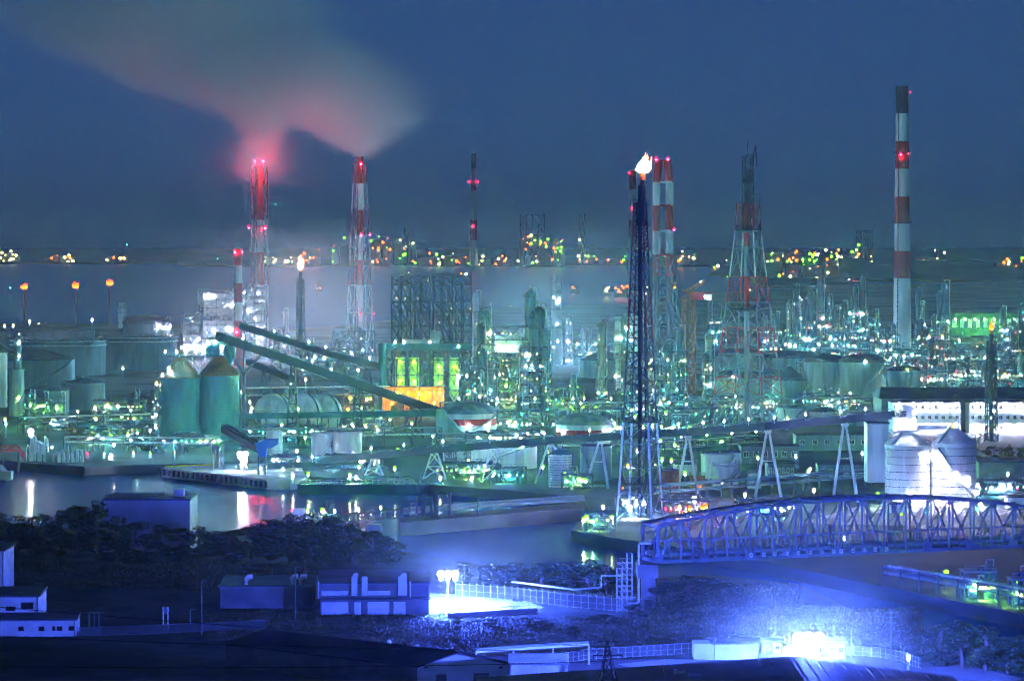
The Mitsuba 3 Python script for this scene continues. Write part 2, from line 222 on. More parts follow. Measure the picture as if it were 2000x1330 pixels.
for n, b, hh in ((16000, (1270, 1150, 1560, 1262), .8), (9000, (700, 1205, 1340, 1280), .5), (7000, (400, 1195, 900, 1250), .4), (9000, (1560, 1190, 1800, 1262), .7), (7000, (1000, 1120, 1270, 1175), .7), (6000, (0, 1100, 640, 1150), .6)): g.add(*tuft(n, b, hh))
k = numbered('grass'); put(k, g, 'straw'); labels[k] = {'label': 'rough grass and reeds on the near field around the yards', 'category': 'grass', 'kind': 'stuff'}
for i, (px, py, w, h) in enumerate([(1290, 1205, 60, 22), (1400, 1220, 70, 26), (1480, 1232, 60, 22), (1530, 1215, 50, 20), (1360, 1240, 50, 16), (1240, 1200, 40, 18), (1180, 1215, 60, 14), (1060, 1225, 60, 12), (960, 1222, 50, 12), (1440, 1180, 80, 26), (1120, 1235, 40, 12), (1580, 1205, 60, 22)]):
    x, y = G(px, py)[:2]; tree('bush', nth(sorted((1290, 1400, 1480, 1530, 1360, 1240, 1180, 1060, 960, 1440, 1120, 1580)).index(px)) + ' low scrub bush from the left in the rough grass', x, y, h * sc(y) * 1.4, w * sc(y) * 1.5, i, 'scrub bushes on the near field', -.2)

# ================================================================ generic builders
def lattice(legs, brace, cx, cy, levels, hw, rot=0.3, lw=0.3, bw=0.14, x=True, rings=True):
    """Square lattice mast: four leg meshes, one bracing mesh; hw(z) is its half width."""
    def cs(z): r = hw(z) * math.sqrt(2); return [np.array([cx + r * math.cos(rot + k * math.pi / 2), cy + r * math.sin(rot + k * math.pi / 2), z]) for k in range(4)]
    for a, b in zip(levels[:-1], levels[1:]):
        A, B = cs(a), cs(b)
        for k in range(4):
            legs[k].bar(A[k], B[k], lw)
            j = (k + 1) % 4
            brace.bar(A[k], B[j], bw)
            if x: brace.bar(A[j], B[k], bw)
            if rings: brace.bar(B[k], B[j], bw)
def legs_parts(t, legs, mat):
    for l in legs: part(t, 'leg', l, mat)
def railing(mb, pts, h=1.1, w=.05, step=1.6, closed=False):
    P = [np.asarray(p, float) for p in pts] + ([np.asarray(pts[0], float)] if closed else [])
    for a, b in zip(P[:-1], P[1:]):
        for z in (h, h * .5): mb.bar(a + [0, 0, z], b + [0, 0, z], w)
        n = max(1, int(np.linalg.norm(b - a) / step))
        for i in range(n + 1): q = a + (b - a) * i / n; mb.bar(q, q + [0, 0, h], w)
def ring_pts(x, y, z, r, n=20): return [(x + r * math.cos(a), y + r * math.sin(a), z) for a in np.linspace(0, 2 * math.pi, n, endpoint=False)]
def stair_helix(mb, x, y, r, z0, z1, a0=-2.6, turn=1.9):
    n = max(6, int((z1 - z0) / .45)); p = [np.array([x + (r + .5) * math.cos(a0 + turn * i / n), y + (r + .5) * math.sin(a0 + turn * i / n), z0 + (z1 - z0) * i / n]) for i in range(n + 1)]
    for a, b in zip(p[:-1], p[1:]): mb.bar(a, b, .7, .12); mb.bar(a + [0, 0, 1], b + [0, 0, 1], .07)
    for q in p[::3]: mb.bar(q, q + [0, 0, 1], .06)
def tank(label, px, base, w, wall, roof_top=None, roof='cone', mat='tank_grey', rmat='roof_dark', band=None, rings=0, stair=True, group=None, lamps=0, name='storage_tank', lk='white'):
    Y0 = gy(base); r = w / 2 * sc(Y0); Y = Y0 + r; x = (px - 1000) / F * Y; r = w / 2 * sc(Y); hw = ht(wall, Y); n = 36
    t = thing(name, label, 'tank', group)
    m = MB(); m.lathe(x, y := Y, [(r, 0), (r, hw)], n)
    if roof == 'float': m.lathe(x, y, [(r, hw), (r - .3, hw), (r - .3, hw - 3), (.01, hw - 3.2)], n)
    part(t, 'shell', m, mat, 35)
    hr = ht(roof_top, Y) if roof_top else hw + .4
    if roof == 'cone': prof = [(r + .25, hw), (r + .25, hw + .15), (r * .12, hr), (.01, hr)]
    elif roof == 'dome': prof = [(r + .2, hw)] + [(r * math.cos(a), hw + .1 + (hr - hw) * math.sin(a)) for a in np.linspace(0, 1.53, 9)] + [(.01, hr + .1)]
    elif roof == 'flat': prof = [(r + .15, hw), (r + .15, hw + .2), (.01, hw + .5)]
    if roof != 'float': part(t, 'roof', MB().lathe(x, y, prof, n), rmat, 35)
    if band: part(t, 'band', MB().lathe(x, y, [(r + .01, ht(band[1], Y)), (r + .06, ht(band[1], Y)), (r + .06, ht(band[0], Y)), (r + .01, ht(band[0], Y))], n), 'red_paint', 35)
    for i in range(rings): z = hw * (i + 1) / (rings + 1); part(t, 'ring', MB().lathe(x, y, [(r, z - .09), (r + .14, z - .09), (r + .14, z + .09), (r, z + .09)], n), 'grey_steel')
    if roof == 'float':
        for z in (hw - .1, hw - 2.2): part(t, 'wind_girder', MB().lathe(x, y, [(r, z - .12), (r + 1.0, z - .12), (r + 1.0, z + .12), (r, z + .12)], n), 'white_steel')
        b = MB()
        for a in np.linspace(0, 2 * math.pi, 40, endpoint=False): b.bar((x + (r + .9) * math.cos(a), y + (r + .9) * math.sin(a), hw - 2.2), (x + (r + .05) * math.cos(a), y + (r + .05) * math.sin(a), hw - 1.1), .12)
        part(t, 'bracket', b, 'grey_steel', kind='stuff')
    q = MB(); railing(q, ring_pts(x, y, hw + .1, r + .05, 24), closed=True, step=2.5); part(t, 'railing', q, 'grey_steel')
    if stair: q = MB(); stair_helix(q, x, y, r, 0, hw, R.choice([-2.7, -2.0, -1.5]), R.choice([1.4, -1.2, 1.7])); part(t, 'stair', q, 'grey_steel')
    if hr > hw + 1: part(t, 'vent', MB().cyl(x, y, hr, hr + .9, .35, .35, 8), 'grey_steel', 30)
    for i in range(lamps): a = -1.57 + (i - (lamps - 1) / 2) * 1.1; lamp(t, lk, (x + (r + .9) * math.cos(a), y + (r + .9) * math.sin(a), hw + .9), .33)
    return t, x, y, r, hw
def box_building(label, px0, px1, base, top, depth=12, mat='wall_white', rmat='roof_dark', rows=0, cols=0, name='building', cat='building', rz=0.0, Y=None, door=True, parapet=True, group=None, wmat='glass_dark'):
    Y = Y or gy(base); x0, x1 = (px0 - 1000) * sc(Y), (px1 - 1000) * sc(Y); W, z = x1 - x0, ht(top, Y); z0 = ht(base, Y)
    t = thing(name, label, cat, group); c, sn = math.cos(rz), math.sin(rz); ox, oy = (x0, Y)
    def L(u, v, zz): return np.array([ox + u * c - v * sn, oy + u * sn + v * c, zz])
    part(t, 'wall', MB().prism([L(0, 0, 0)[:2], L(W, 0, 0)[:2], L(W, depth, 0)[:2], L(0, depth, 0)[:2]], z0 - .3, z), mat)
    m = MB().prism([L(-.25, -.25, 0)[:2], L(W + .25, -.25, 0)[:2], L(W + .25, depth + .25, 0)[:2], L(-.25, depth + .25, 0)[:2]], z + .003, z + .35)
    part(t, 'roof', m, rmat)
    if Y < 760 and mat.startswith('wall'):
        q = MB()
        for i in range(1, int(W / .9)): q.box(L(i * .9, -.02, (z + z0) / 2), (.07, .07, z - z0 - .1), rz)
        for i in range(1, int(depth / .9)): q.box(L(W + .02, i * .9, (z + z0) / 2), (.07, .07, z - z0 - .1), rz)
        part(t, 'cladding_rib', q, mat, kind='stuff'); part(t, 'gutter', MB().bar(L(-.2, -.34, z + .08), L(W + .2, -.34, z + .08), .16), 'grey_steel')
        for u in (.15, W - .15): part(t, 'downpipe', MB().tube([L(u, -.16, z0), L(u, -.16, z)], .07, 6), 'grey_steel', 40)
    hgt = (z - z0) / max(rows, 1); cw = W / max(cols, 1)
    for i in range(rows):
        for j in range(cols):
            u, zz = cw * (j + .5), z0 + hgt * (i + .55); ww, hh = (min(cw * .5, 1.5), hgt * .3) if name == 'house' else (cw * .5, hgt * .38)
            k = part(t, 'window', MB().box(L(u, .0, zz), (ww, .12, hh), rz), wmat)
            q = MB()
            for du, dz, sx, sz in ((0, hh / 2, ww + .2, .12), (0, -hh / 2, ww + .3, .15), (-ww / 2, 0, .12, hh), (ww / 2, 0, .12, hh), (0, 0, .06, hh)): q.box(L(u + du, -.05, zz + dz), (sx, .16, sz), rz)
            put(numbered(k + '__frame'), q, 'white_steel')
    if door and W > 3: part(t, 'door', MB().box(L(W * .12 + .6, 0, z0 + 1.05), (1.1, .14, 2.1), rz), 'grey_steel')
    return t, L, W, z, z0

# ================================================================ foreground, near to far
# --- power pylon at the bottom edge
Y = 425.0; x, zt = (1187 - 1000) * sc(Y), ht(1246, Y)
t = thing('power_pylon', 'dark lattice power pylon rising at the bottom edge before the lit service road', 'pylon')
legs, br = [MB() for _ in range(4)], MB(); lv = [-.2, 2, 4, 5.6, 6.8, 7.8, zt - 4.2, zt - 2.6, zt - 1.3, zt]
lv = list(np.linspace(0, 1, 9) ** .85 * (zt - 0) - .2)
lattice(legs, br, x, Y, lv, lambda z: max(.12, 2.5 * (1 - z / zt) ** 1.25 + .12), .5, .13, .07)
legs_parts(t, legs, 'dark_steel'); part(t, 'bracing', br, 'dark_steel')
for i, (z, l) in enumerate(((zt - .4, 1.3), (zt - 2.2, 1.9))):
    q = MB(); q.bar((x - l, Y, z), (x + l, Y, z), .12)
    for s_ in (-1, 1): q.bar((x + s_ * l, Y, z), (x, Y, z + .5), .06); q.bar((x + s_ * l, Y, z), (x + s_ * l, Y, z - .7), .1)
    part(t, 'crossarm', q, 'dark_steel')
# --- overhead wires running to the lower left
g = 'overhead power wires at the lower left'
for i, (p, q) in enumerate((((-300, 1158), (1187, 1262)), ((-300, 1226), (1187, 1270)), ((-300, 1296), (1187, 1290)))):
    a, b = at(*p, 330 + 8 * i), at(*q, Y); n = 24
    pts = [a + (b - a) * s_ - [0, 0, 1.2 * 4 * s_ * (1 - s_) * .5] for s_ in np.linspace(0, 1, n)]
    k = thing('power_wire', ['topmost of the three dark wires sagging across the lower left', 'middle one of the three dark wires across the lower left', 'lowest of the three dark wires across the lower left corner'][i], 'wire', g)
    put(k, MB().tube(pts, .045, 5), 'dark_steel')
# --- broad dark roofs at the bottom right
def roof_hall(label, P, thick, mat, wallmat, name='hall', z_wall=0.0):
    """P: eave left, ridge, eave right as 3-D points of the far gable; runs towards the camera."""
    t = thing(name, label, 'building'); a, b, c = [np.asarray(p, float) for p in P[0]]; d = np.asarray(P[1], float)
    m = MB()
    for p, q in ((a, b), (b, c)):
        u = [p, q, q + d, p + d]; v = [w - [0, 0, thick] for w in u]
        m.add(u + v, [[0, 2, 1], [0, 3, 2], [4, 5, 6], [4, 6, 7], [0, 1, 5], [0, 5, 4], [1, 2, 6], [1, 6, 5], [2, 3, 7], [2, 7, 6], [3, 0, 4], [3, 4, 7]])
    part(t, 'roof', m, mat)
    rb = MB()
    for p, q in ((a, b), (b, c)):
        for s_ in np.linspace(0.03, .97, int(np.linalg.norm(q - p) / 1.6)): o = p + (q - p) * s_ + [0, 0, .03]; rb.bar(o, o + d, .10, .09)
    part(t, 'roof_seam', rb, mat, kind='stuff')
    w = MB(); e = .35 * np.sign(c[0] - a[0])
    for o in (np.zeros(3), d):
        V = [[a[0] + e, a[1], z_wall], [c[0] - e, c[1], z_wall], c - [e, 0, thick + .01], b - [0, 0, thick + .01], a + [e, 0, -thick - .01]]
        w.add(np.array(V) + o, [[0, 1, 2], [0, 2, 3], [0, 3, 4], [2, 1, 0], [3, 2, 0], [4, 3, 0]])
    for p in (a + [e, 0, 0], c - [e, 0, 0]):
        V = [[p[0], p[1], z_wall], p - [0, 0, thick + .01], p - [0, 0, thick + .01] + d, [p[0] + d[0], p[1] + d[1], z_wall + d[2]]]; w.add(V, [[0, 1, 2], [0, 2, 3], [2, 1, 0], [3, 2, 0]])
    part(t, 'wall', w, wallmat)
    return t
Y = 440.0
t = roof_hall('wide low pitched dark metal roof at the bottom right before the glaring floodlight', ([at(930, 1322, Y), at(1540, 1281, Y), at(1860, 1318, Y)], (0, -48, 0)), .3, 'roof_dark', 'wall_dark')
p = at(1328, 1315, 428); k = thing('roof_vent', 'small white roof vent lying on the dark roof at the bottom', 'vent'); put(k, MB().box((p[0], 428, p[2] + .25), (1.6, .5, .3)).box((p[0] - .6, 428, p[2] + .45), (.4, .5, .3)), 'white_steel')
# --- warehouse with a white gable wall, its dark roof running back to the left
t = thing('warehouse', 'warehouse with a white gable wall and long dark roof at the bottom centre', 'building')
Y = 468.0; A, B, C = at(815, 1300, Y), at(893, 1273, Y), at(997, 1297, Y); d = np.array([-30.0, 26, 0])
zb = -.2
part(t, 'gable_wall', MB().add([[A[0], A[1], zb], [C[0], C[1], zb], C, B, A], [[0, 1, 2], [0, 2, 3], [0, 3, 4]]), 'wall_white')
part(t, 'side_wall', MB().quad([C[0], C[1] + .02, zb], [C[0] + d[0], C[1] + d[1], zb], C + d, C + [0, .02, 0]).quad([A[0] + d[0], A[1] + d[1], zb], [A[0], A[1] + .02, zb], A + [0, .02, 0], A + d), 'wall_dark')
m, f = MB(), np.array([.5, -.5, 0])
for p, q in ((A, B), (B, C)):
    o = (q - p) / np.linalg.norm(q - p) * .5; p_, q_ = (p - o if p is A else p), (q + o if q is C else q)
    u = [v + [0, 0, .25] for v in (p_ + f, q_ + f, q_ + d, p_ + d)]; v = [w - [0, 0, .22] for w in u]
    m.add(u + v, [[0, 1, 2], [0, 2, 3], [4, 6, 5], [4, 7, 6], [0, 5, 1], [0, 4, 5], [1, 6, 2], [1, 5, 6], [2, 7, 3], [2, 6, 7], [3, 4, 0], [3, 7, 4]])
part(t, 'roof', m, 'roof_dark')
part(t, 'door', MB().box((at(862, 1322, Y)[0], Y - .05, 1.1), (1.5, .16, 2.4)), 'wall_dark')
part(t, 'door', MB().box((at(940, 1322, Y)[0], Y - .05, 1.2), (2.2, .16, 2.6)), 'wall_dark')
for px in (832, 978): part(t, 'wall_light', MB().box((at(px, 1304, Y)[0], Y - .15, at(px, 1302, Y)[2]), (.5, .3, .2)), 'dark_steel')
for px, py in ((760, 1251), (815, 1259)):
    p = at(px, py, 487); k = thing('roof_vent', 'white ridge vent catching the light on the dark warehouse roof, ' + ('left one' if px < 800 else 'right one'), 'vent', 'white ridge vents on the warehouse roof'); put(k, MB().ball(p[0], 487, p[2] - .1, .35, 10).cyl(p[0], 487, p[2] - 1.4, p[2] - .2, .3, .22, 10), 'white_steel', 40)
t, L, W, z, z0 = box_building('low white annex right of the warehouse gable', 996, 1108, 1326, 1296, 9, 'wall_white', 'wall_white', 0, 0, 'annex', door=False, Y=462)
# --- white steel frame beside the annex
t = thing('pipe_gantry', 'white steel pipe gantry with posts and fence behind the white annex', 'gantry')
Y = 494.0; top = [at(930, 1272, Y - 6), at(1003, 1267, Y - 3), at(1080, 1262, Y), at(1150, 1258, Y + 2)]
for p in top: part(t, 'post', MB().bar((p[0], p[1], 0), p, .28), 'white_steel')
for a, b in zip(top[:-1], top[1:]): part(t, 'beam', MB().bar(a, b, .3, .35), 'white_steel')
for a, b in zip(top[:-1], top[1:]): part(t, 'pipe', MB().tube([a + [0, .4, .35], b + [0, .4, .35]], .14, 7), 'pipe', 40)
# --- fences
def fence(label, pp, step, hgt, group=None, mat='white_steel', bent=.35):
    t = thing('fence', label, 'fence', group); P = [G(*p) for p in pp]; rail, wire = MB(), MB(); n0 = 0
    for a, b in zip(P[:-1], P[1:]):
        n = max(1, int(np.linalg.norm(b - a) / step))
        for i in range(n):
            q = a + (b - a) * i / n; q[2] = 0; m = MB().bar(q, q + [0, 0, hgt], .10)
            if bent: m.bar(q + [0, 0, hgt], q + [-.1, -bent, hgt + bent], .08)
            part(t, 'post', m, mat)
        for z in (.15, hgt * .5, hgt): rail.bar(np.r_[a[:2], z], np.r_[b[:2], z], .05)
        wire.quad(np.r_[a[:2], .1], np.r_[b[:2], .1], np.r_[b[:2], hgt], np.r_[a[:2], hgt])
    part(t, 'rail', rail, mat); part(t, 'wire_mesh', wire, 'mesh_wire')
fence('long wire fence with bent posts running from the middle floodlight to the bridge pier', [(890, 1164), (1000, 1172), (1120, 1186), (1210, 1194), (1275, 1196)], 1.5, 2.3)
fence('wire fence along the service road between the gantry and the white shed', [(1060, 1302), (1150, 1288), (1250, 1282), (1358, 1275)], 1.2, 1.7, bent=0)
fence('pale fence to the right of the glaring floodlight', [(1668, 1280), (1720, 1284), (1760, 1292), (1800, 1306)], 1.2, 1.6, bent=.2)
fence('low fence before the little white offices at the lower left', [(150, 1242), (240, 1240), (330, 1236), (520, 1228)], 1.7, 1.5, mat='grey_steel', bent=0)
# --- shed, blown out house and floodlight masts
t, L, W, z, z0 = box_building('small white shed with flat blue dark roof beside the service road', 1393, 1483, 1288, 1257, 5.5, 'wall_white', 'roof_dark', 0, 0, 'shed', rz=0.02, door=False)
part(t, 'door', MB().box(L(W * .28, 0, 1.0), (1.0, .14, 2.0), .02), 'white_steel'); part(t, 'vent_pipe', MB().cyl(*L(.4, .6, 0)[:2], z + .3, z + .9, .09, .09, 8), 'white_steel')
part(t, 'lean_to', MB().prism([L(-2.9, .9, 0)[:2], L(-.01, .05, 0)[:2], L(-.01, 5.4, 0)[:2], L(-2.9, 5.4, 0)[:2]], -.1, z - .02), 'wall_white')
t, L, W, z, z0 = box_building('white site cabin right behind the glaring floodlight', 1596, 1652, 1283, 1256, 5, 'wall_white', 'wall_white', 1, 3, 'site_cabin', rz=-.02)
t, L, W, z, z0 = box_building('small white cabin left of the glaring floodlight', 1490, 1528, 1276, 1254, 4, 'wall_white', 'wall_white', 1, 2, 'site_cabin', rz=-.02)
def mast(label, p, z0, kind, r, n=3, name='floodlight_mast', group=None, cat='floodlight', w=.22):
    t = thing(name, label, cat, group)
    part(t, 'pole', MB().tube([(p[0], p[1], z0), (p[0], p[1], p[2])], w, 8, w * .6), 'grey_steel', 40)
    if n > 1:
        part(t, 'crossbar', MB().bar((p[0] - r * n, p[1], p[2] - .1), (p[0] + r * n, p[1], p[2] - .1), .14), 'grey_steel')
    for i in range(n):
        x = p[0] + (i - (n - 1) / 2) * r * 2.2
        part(t, 'lamp_head', MB().box((x, p[1] + r * .3, p[2] + r * 1.25), (r * 1.6, r * 1.2, r * .5)), 'grey_steel'); bulb(t + '__lamp', kind, (x, p[1] - .05, p[2] + .12), r)
    return t
mast('glaring blue white floodlight on a mast before the road at the lower right', at(1580, 1250, 454), 0, 'flood', .66)
mast('glaring blue white floodlight on a mast in the workshop yard', at(875, 1124, 572), 0, 'flood', .56)
mast('small lamp post at the end of the pale fence at the lower right', at(1774, 1284, 490), 0, 'cool', .3, 1, 'lamp_post', cat='lamp')
p = at(1740, 1190, 500); t = thing('utility_pole', 'thin utility pole with short crossarms on the river bank at the lower right', 'pole'); part(t, 'pole', MB().tube([(p[0], 500, 0), (p[0], 500, p[2])], .14, 7, .09), 'grey_steel', 40)
for z in (p[2] - .4, p[2] - 1.2, p[2] - 2.0): part(t, 'crossarm', MB().bar((p[0] - .9, 500, z), (p[0] + .9, 500, z), .1), 'grey_steel')
p = at(1663, 1228, 505); k = thing('flagpole', 'white pole right of the glaring floodlight', 'pole'); put(k, MB().tube([(p[0], 505, 0), (p[0], 505, p[2])], .1, 7, .06), 'white_steel', 40)
# --- workshop with ducts
t, L, W, z, z0 = box_building('long dark workshop with pale roller doors and bent roof ducts', 625, 838, 1205, 1141, 22, 'wall_dark', 'roof_dark', 0, 0, 'workshop', rz=0.055, Y=562, door=False)
def wx(px): return (px - 625) * sc(562)
for a, b, p0, p1 in ((628, 680, 1206, 1181), (692, 705, 1203, 1178), (718, 760, 1203, 1176), (769, 792, 1200, 1174)):
    d = part(t, 'roller_door', MB().box(L((wx(a) + wx(b)) / 2, 0, (25 * .089) / 2), (wx(b) - wx(a), .2, 25 * .089), .055), 'wall_white')
for a, b in ((628, 680), (718, 762)): part(t, 'clerestory', MB().box(L((wx(a) + wx(b)) / 2, 0, z - 1.5), (wx(b) - wx(a), .16, .75), .055), 'wall_white')
part(t, 'canopy', MB().box(L(W / 2, -1.0, 2.9), (W + .5, 2.2, .25), .055), 'roof_dark')
for px in (692, 712, 782, 790): u = wx(px); part(t, 'duct', MB().box(L(u, -.35, (2.4 + z + .8) / 2 + .8), (1.0 if px < 780 else .8, .8, z - 2.0), .055), 'white_steel')
for px in (622, 801): part(t, 'downpipe', MB().tube([L(wx(px), -.5, 2.9), L(wx(px), -.5, z + .6)], .14, 7), 'white_steel', 40)
for i, px in enumerate((690, 785)):
    u = wx(px); part(t, 'duct_cowl', MB().tube([L(u, 2, z), L(u, 2, z + 1.0), L(u + .25, 2, z + 1.4), L(u + .9, 2, z + 1.5)], .42, 10), 'white_steel', 40)
t, L, W, z, z0 = box_building('dark flat roofed hall left of the workshop with three white cowls', 430, 612, 1196, 1147, 18, 'wall_dark', 'roof_dark', 0, 0, 'hall', rz=0.03, Y=572, door=False)
for px in (480, 569, 586): u = (px - 430) * sc(572); part(t, 'duct_cowl', MB().tube([L(u, 2, z), L(u, 2, z + 1.3), L(u + .3, 2, z + 1.7), L(u + 1.1, 2, z + 1.8)], .45, 10), 'white_steel', 40)
t = thing('guard_rail', 'dark low wall with rail along the front of the lit yard', 'railing'); a, b = G(875, 1206), G(1050, 1196)
part(t, 'wall', MB().prism([a[:2], b[:2], b[:2] + [0, .3], a[:2] + [0, .3]], -.1, .8), 'wall_dark'); q = MB(); railing(q, [a + [0, .1, .8], b + [0, .1, .8]]); part(t, 'rail', q, 'grey_steel')
t = thing('parking_marks', 'white dashed parking marks on the lit yard', 'marking')
for i in range(16):
    for row, (p0, p1) in enumerate((((925, 1176), (965, 1176)), ((940, 1187), (1040, 1184)))):
        a = G(p0[0] + (p1[0] - p0[0]) * i / 15, p0[1] + (p1[1] - p0[1]) * i / 15); part(t, 'mark', MB().box((a[0], a[1], .03), (.25, 1.1, .012)), 'line')
# --- little offices at the lower left
t, L, W, z, z0 = box_building('pale two storey office at the lower left edge with a dark window row', -60, 74, 1232, 1166, 14, 'wall_white', 'roof_dark', 0, 0, 'office', Y=540, rz=.05)
part(t, 'window', MB().box(L((20 + 60) * sc(540), 0, z - 1.9), (1.6, .2, .7), .05), 'glass_dark'); part(t, 'window', MB().box(L((52 + 60) * sc(540), 0, z - 1.4), (2.1, .2, 1.1), .05), 'glass_dark')
t, L, W, z, z0 = box_building('low pale office wing with four small windows at the lower left', -40, 146, 1243, 1212, 9, 'wall_white', 'roof_dark', 0, 0, 'office', rz=.06)
for px in (40, 80, 104, 115, 138): part(t, 'window', MB().box(L((px + 40) * sc(530), 0, 1.3), (.9 if px != 104 else .5, .2, .75), .06), 'glass_dark')
box_building('tall pale green building edge at the left border', -70, 7, 1165, 1076, 12, 'wall_white', 'roof_dark', 0, 0, 'building', Y=590, door=False)
t = thing('gate', 'pale steel gate posts with a sign board on the dark field at the left', 'gate'); a, b = G(319, 1226), G(328, 1226)
for p in (a, b): part(t, 'post', MB().bar((p[0], p[1], 0), (p[0], p[1], 3.6), .2), 'white_steel')
part(t, 'board', MB().box(((a[0] + b[0]) / 2, a[1], 3.0), (.8, .12, 1.1)), 'grey_steel')
for i, (px, py, top) in enumerate(((394, 1238, 1134), (174, 1240, 1196), (184, 1240, 1196), (193, 1240, 1196), (372, 1222, 1190), (577, 1210, 1108))):
    p = G(px, py); t = thing('lamp_post', ['tall unlit lamp post on the dark field at the left', 'first of three thin poles right of the pale office', 'second of three thin poles right of the pale office', 'third of three thin poles right of the pale office', 'short thin pole beside the tall unlit lamp post', 'thin antenna pole on the roof line of the dark hall'][i], 'pole')
    z = ht(top, p[1]); part(t, 'pole', MB().tube([(p[0], p[1], 0), (p[0], p[1], z)], .12, 7, .08), 'grey_steel', 40); part(t, 'arm', MB().bar((p[0], p[1], z), (p[0] + .8, p[1], z + .1), .1), 'grey_steel')
# --- dark block behind the shore trees
t, L, W, z, z0 = box_building('big plain dark concrete block behind the shore trees', 202, 371, 1075, 977, 16, 'concrete', 'roof_dark', 0, 0, 'building', Y=675, door=False)
part(t, 'stair_house', MB().box(L((345 - 202) * sc(675), 6, z + 1.1), (2.0, 3, 1.6)), 'concrete'); q = MB(); railing(q, [L(.2, .2, z + .35), L(W - .2, .2, z + .35)]); part(t, 'railing', q, 'grey_steel')
part(t, 'antenna', MB().tube([L((317 - 202) * sc(675), 5, z), L((317 - 202) * sc(675), 5, z + 3.4)], .06, 5), 'grey_steel')
for i in range(7): part(t, 'wall_panel', MB().box(L(W * (i + .5) / 7, -.04, (z) / 2), (W / 7 - .18, .1, z - .5)), 'concrete')
# ================================================================ truss bridge over the river
t = BR = thing('truss_bridge', 'long grey camelback truss bridge carrying pipes over the river', 'bridge')
ZB, NP = 9.0, 18
Ya = F * (H - ZB) / (1097 - HOR); Yb = F * (H - ZB) / (1063 - HOR); A0 = at(1285, 1097, Ya); B0 = at(2060, 1063, Yb)
OFF = np.array([-2.4, 6.3, 0.0])
def bot(i, far): return A0 + (B0 - A0) * i / NP + OFF * far
def top_(i, far): s_ = i / NP; return bot(i, far) + [0, 0, 6.2 + 3.5 * 4 * s_ * (1 - s_) * (0.96 + .08 * s_)]
for far in (0, 1):
    part(t, 'bottom_chord', MB().bar(bot(0, far), bot(NP, far), .45, .6), 'bridge_paint')
    for i in range(NP): part(t, 'top_chord', MB().bar(top_(i, far), top_(i + 1, far), .45, .5), 'bridge_paint')
    for i in range(NP + 1): part(t, 'vertical', MB().bar(bot(i, far) + [0, 0, .36], top_(i, far) - [0, 0, .31], .6 if i in (0, NP) else .36, .34), 'bridge_paint')
    for i in range(NP):
        a, b = (bot(i, far), top_(i + 1, far)) if i % 2 == 0 else (top_(i, far), bot(i + 1, far))
        u = (b - a) / np.linalg.norm(b - a); part(t, 'diagonal', MB().bar(a + u * .5 - [0, .03, 0], b - u * .5 - [0, .03, 0], .28, .28), 'bridge_paint')
        c = (bot(i, far) + bot(i + 1, far)) / 2; hh = (c + (top_(i, far) + top_(i + 1, far)) / 2 - c)[2] - c[2]
        part(t, 'sub_post', MB().bar(c + [0, .05, .36], c + [0, .05, hh * .5], .22), 'bridge_paint')
    for i in range(0, NP + 1, 2): part(t, 'gusset_plate', MB().box(bot(i, far) + [0, -.28 if not far else .28, .45], (1.9, .06, 1.0), math.atan2(B0[1] - A0[1], B0[0] - A0[0])), 'bridge_paint')
for i in range(NP + 1):
    part(t, 'floor_beam', MB().bar(bot(i, 0) + [0, 0, .1], bot(i, 1) + [0, 0, .1], .35, .6), 'bridge_paint')
    part(t, 'top_strut', MB().bar(top_(i, 0) - [0, 0, .05], top_(i, 1) - [0, 0, .05], .3, .4), 'bridge_paint')
    if i < NP:
        part(t, 'top_brace', MB().bar(top_(i, i % 2) + [0, 0, .1], top_(i + 1, 1 - i % 2) + [0, 0, .1], .15), 'bridge_paint')
        part(t, 'sway_brace', MB().bar(top_(i, 0) - [0, 0, .3], bot(i, 1) + [0, 0, 4.2], .1), 'bridge_paint')
for far, z, r in ((.3, 1.0, .35), (.55, .9, .3), (.8, 1.1, .4), (.5, 3.4, .2)): part(t, 'pipeline', MB().tube([bot(0, far) + [0, 0, z], bot(NP / 2, far) + [0, 0, z], bot(NP, far) + [0, 0, z]], r, 8), 'pipe', 40)
for side in (0.02, .98):
    q = MB()
    for z in (1.0, 1.5): q.bar(bot(0, side) + [0, 0, z], bot(NP, side) + [0, 0, z], .06)
    part(t, 'handrail', q, 'grey_steel')
for i, px in enumerate((1473, 1499, 1522, 1547, 1570, 1595, 1619, 1643, 1659, 1684, 1708, 1731, 1755)):     # small white character signs on the chord
    c = at(px, 1085, Ya); s_ = (c[0] - A0[0]) / (B0[0] - A0[0]); c = bot(s_ * NP, 0) + [0, -.34, .55]
    sg = part(t, 'sign_plate', MB().box(c, (.62, .05, .72), .35), 'wall_white')
    q = MB(); rr = random.Random(i)
    for u in (-.15, 0, .15): q.box(c + [0, -.04, u + rr.uniform(-.04, .04)], (rr.uniform(.22, .4), .02, .05), .35)
    for u in (-.13, .1): q.box(c + [u + rr.uniform(-.05, .05), -.05 + u * .3, 0], (.05, .02, rr.uniform(.25, .42)), .35)
    put(numbered(sg + '__character'), q, 'dark_steel')
p = bot(0, .5); part(t, 'pier', MB().prism([(p[0] - 1.6, p[1] - 1.4), (p[0] + .9, p[1] - 1.4), (p[0] + .9, p[1] + 1.4), (p[0] - 1.6, p[1] + 1.4)], -.5, 6.3).prism([(p[0] - 2.4, p[1] - 4.2), (p[0] + 1.2, p[1] - 4.2), (p[0] + 1.2, p[1] + 4.2), (p[0] - 2.4, p[1] + 4.2)], 6.303, 8.55), 'concrete')
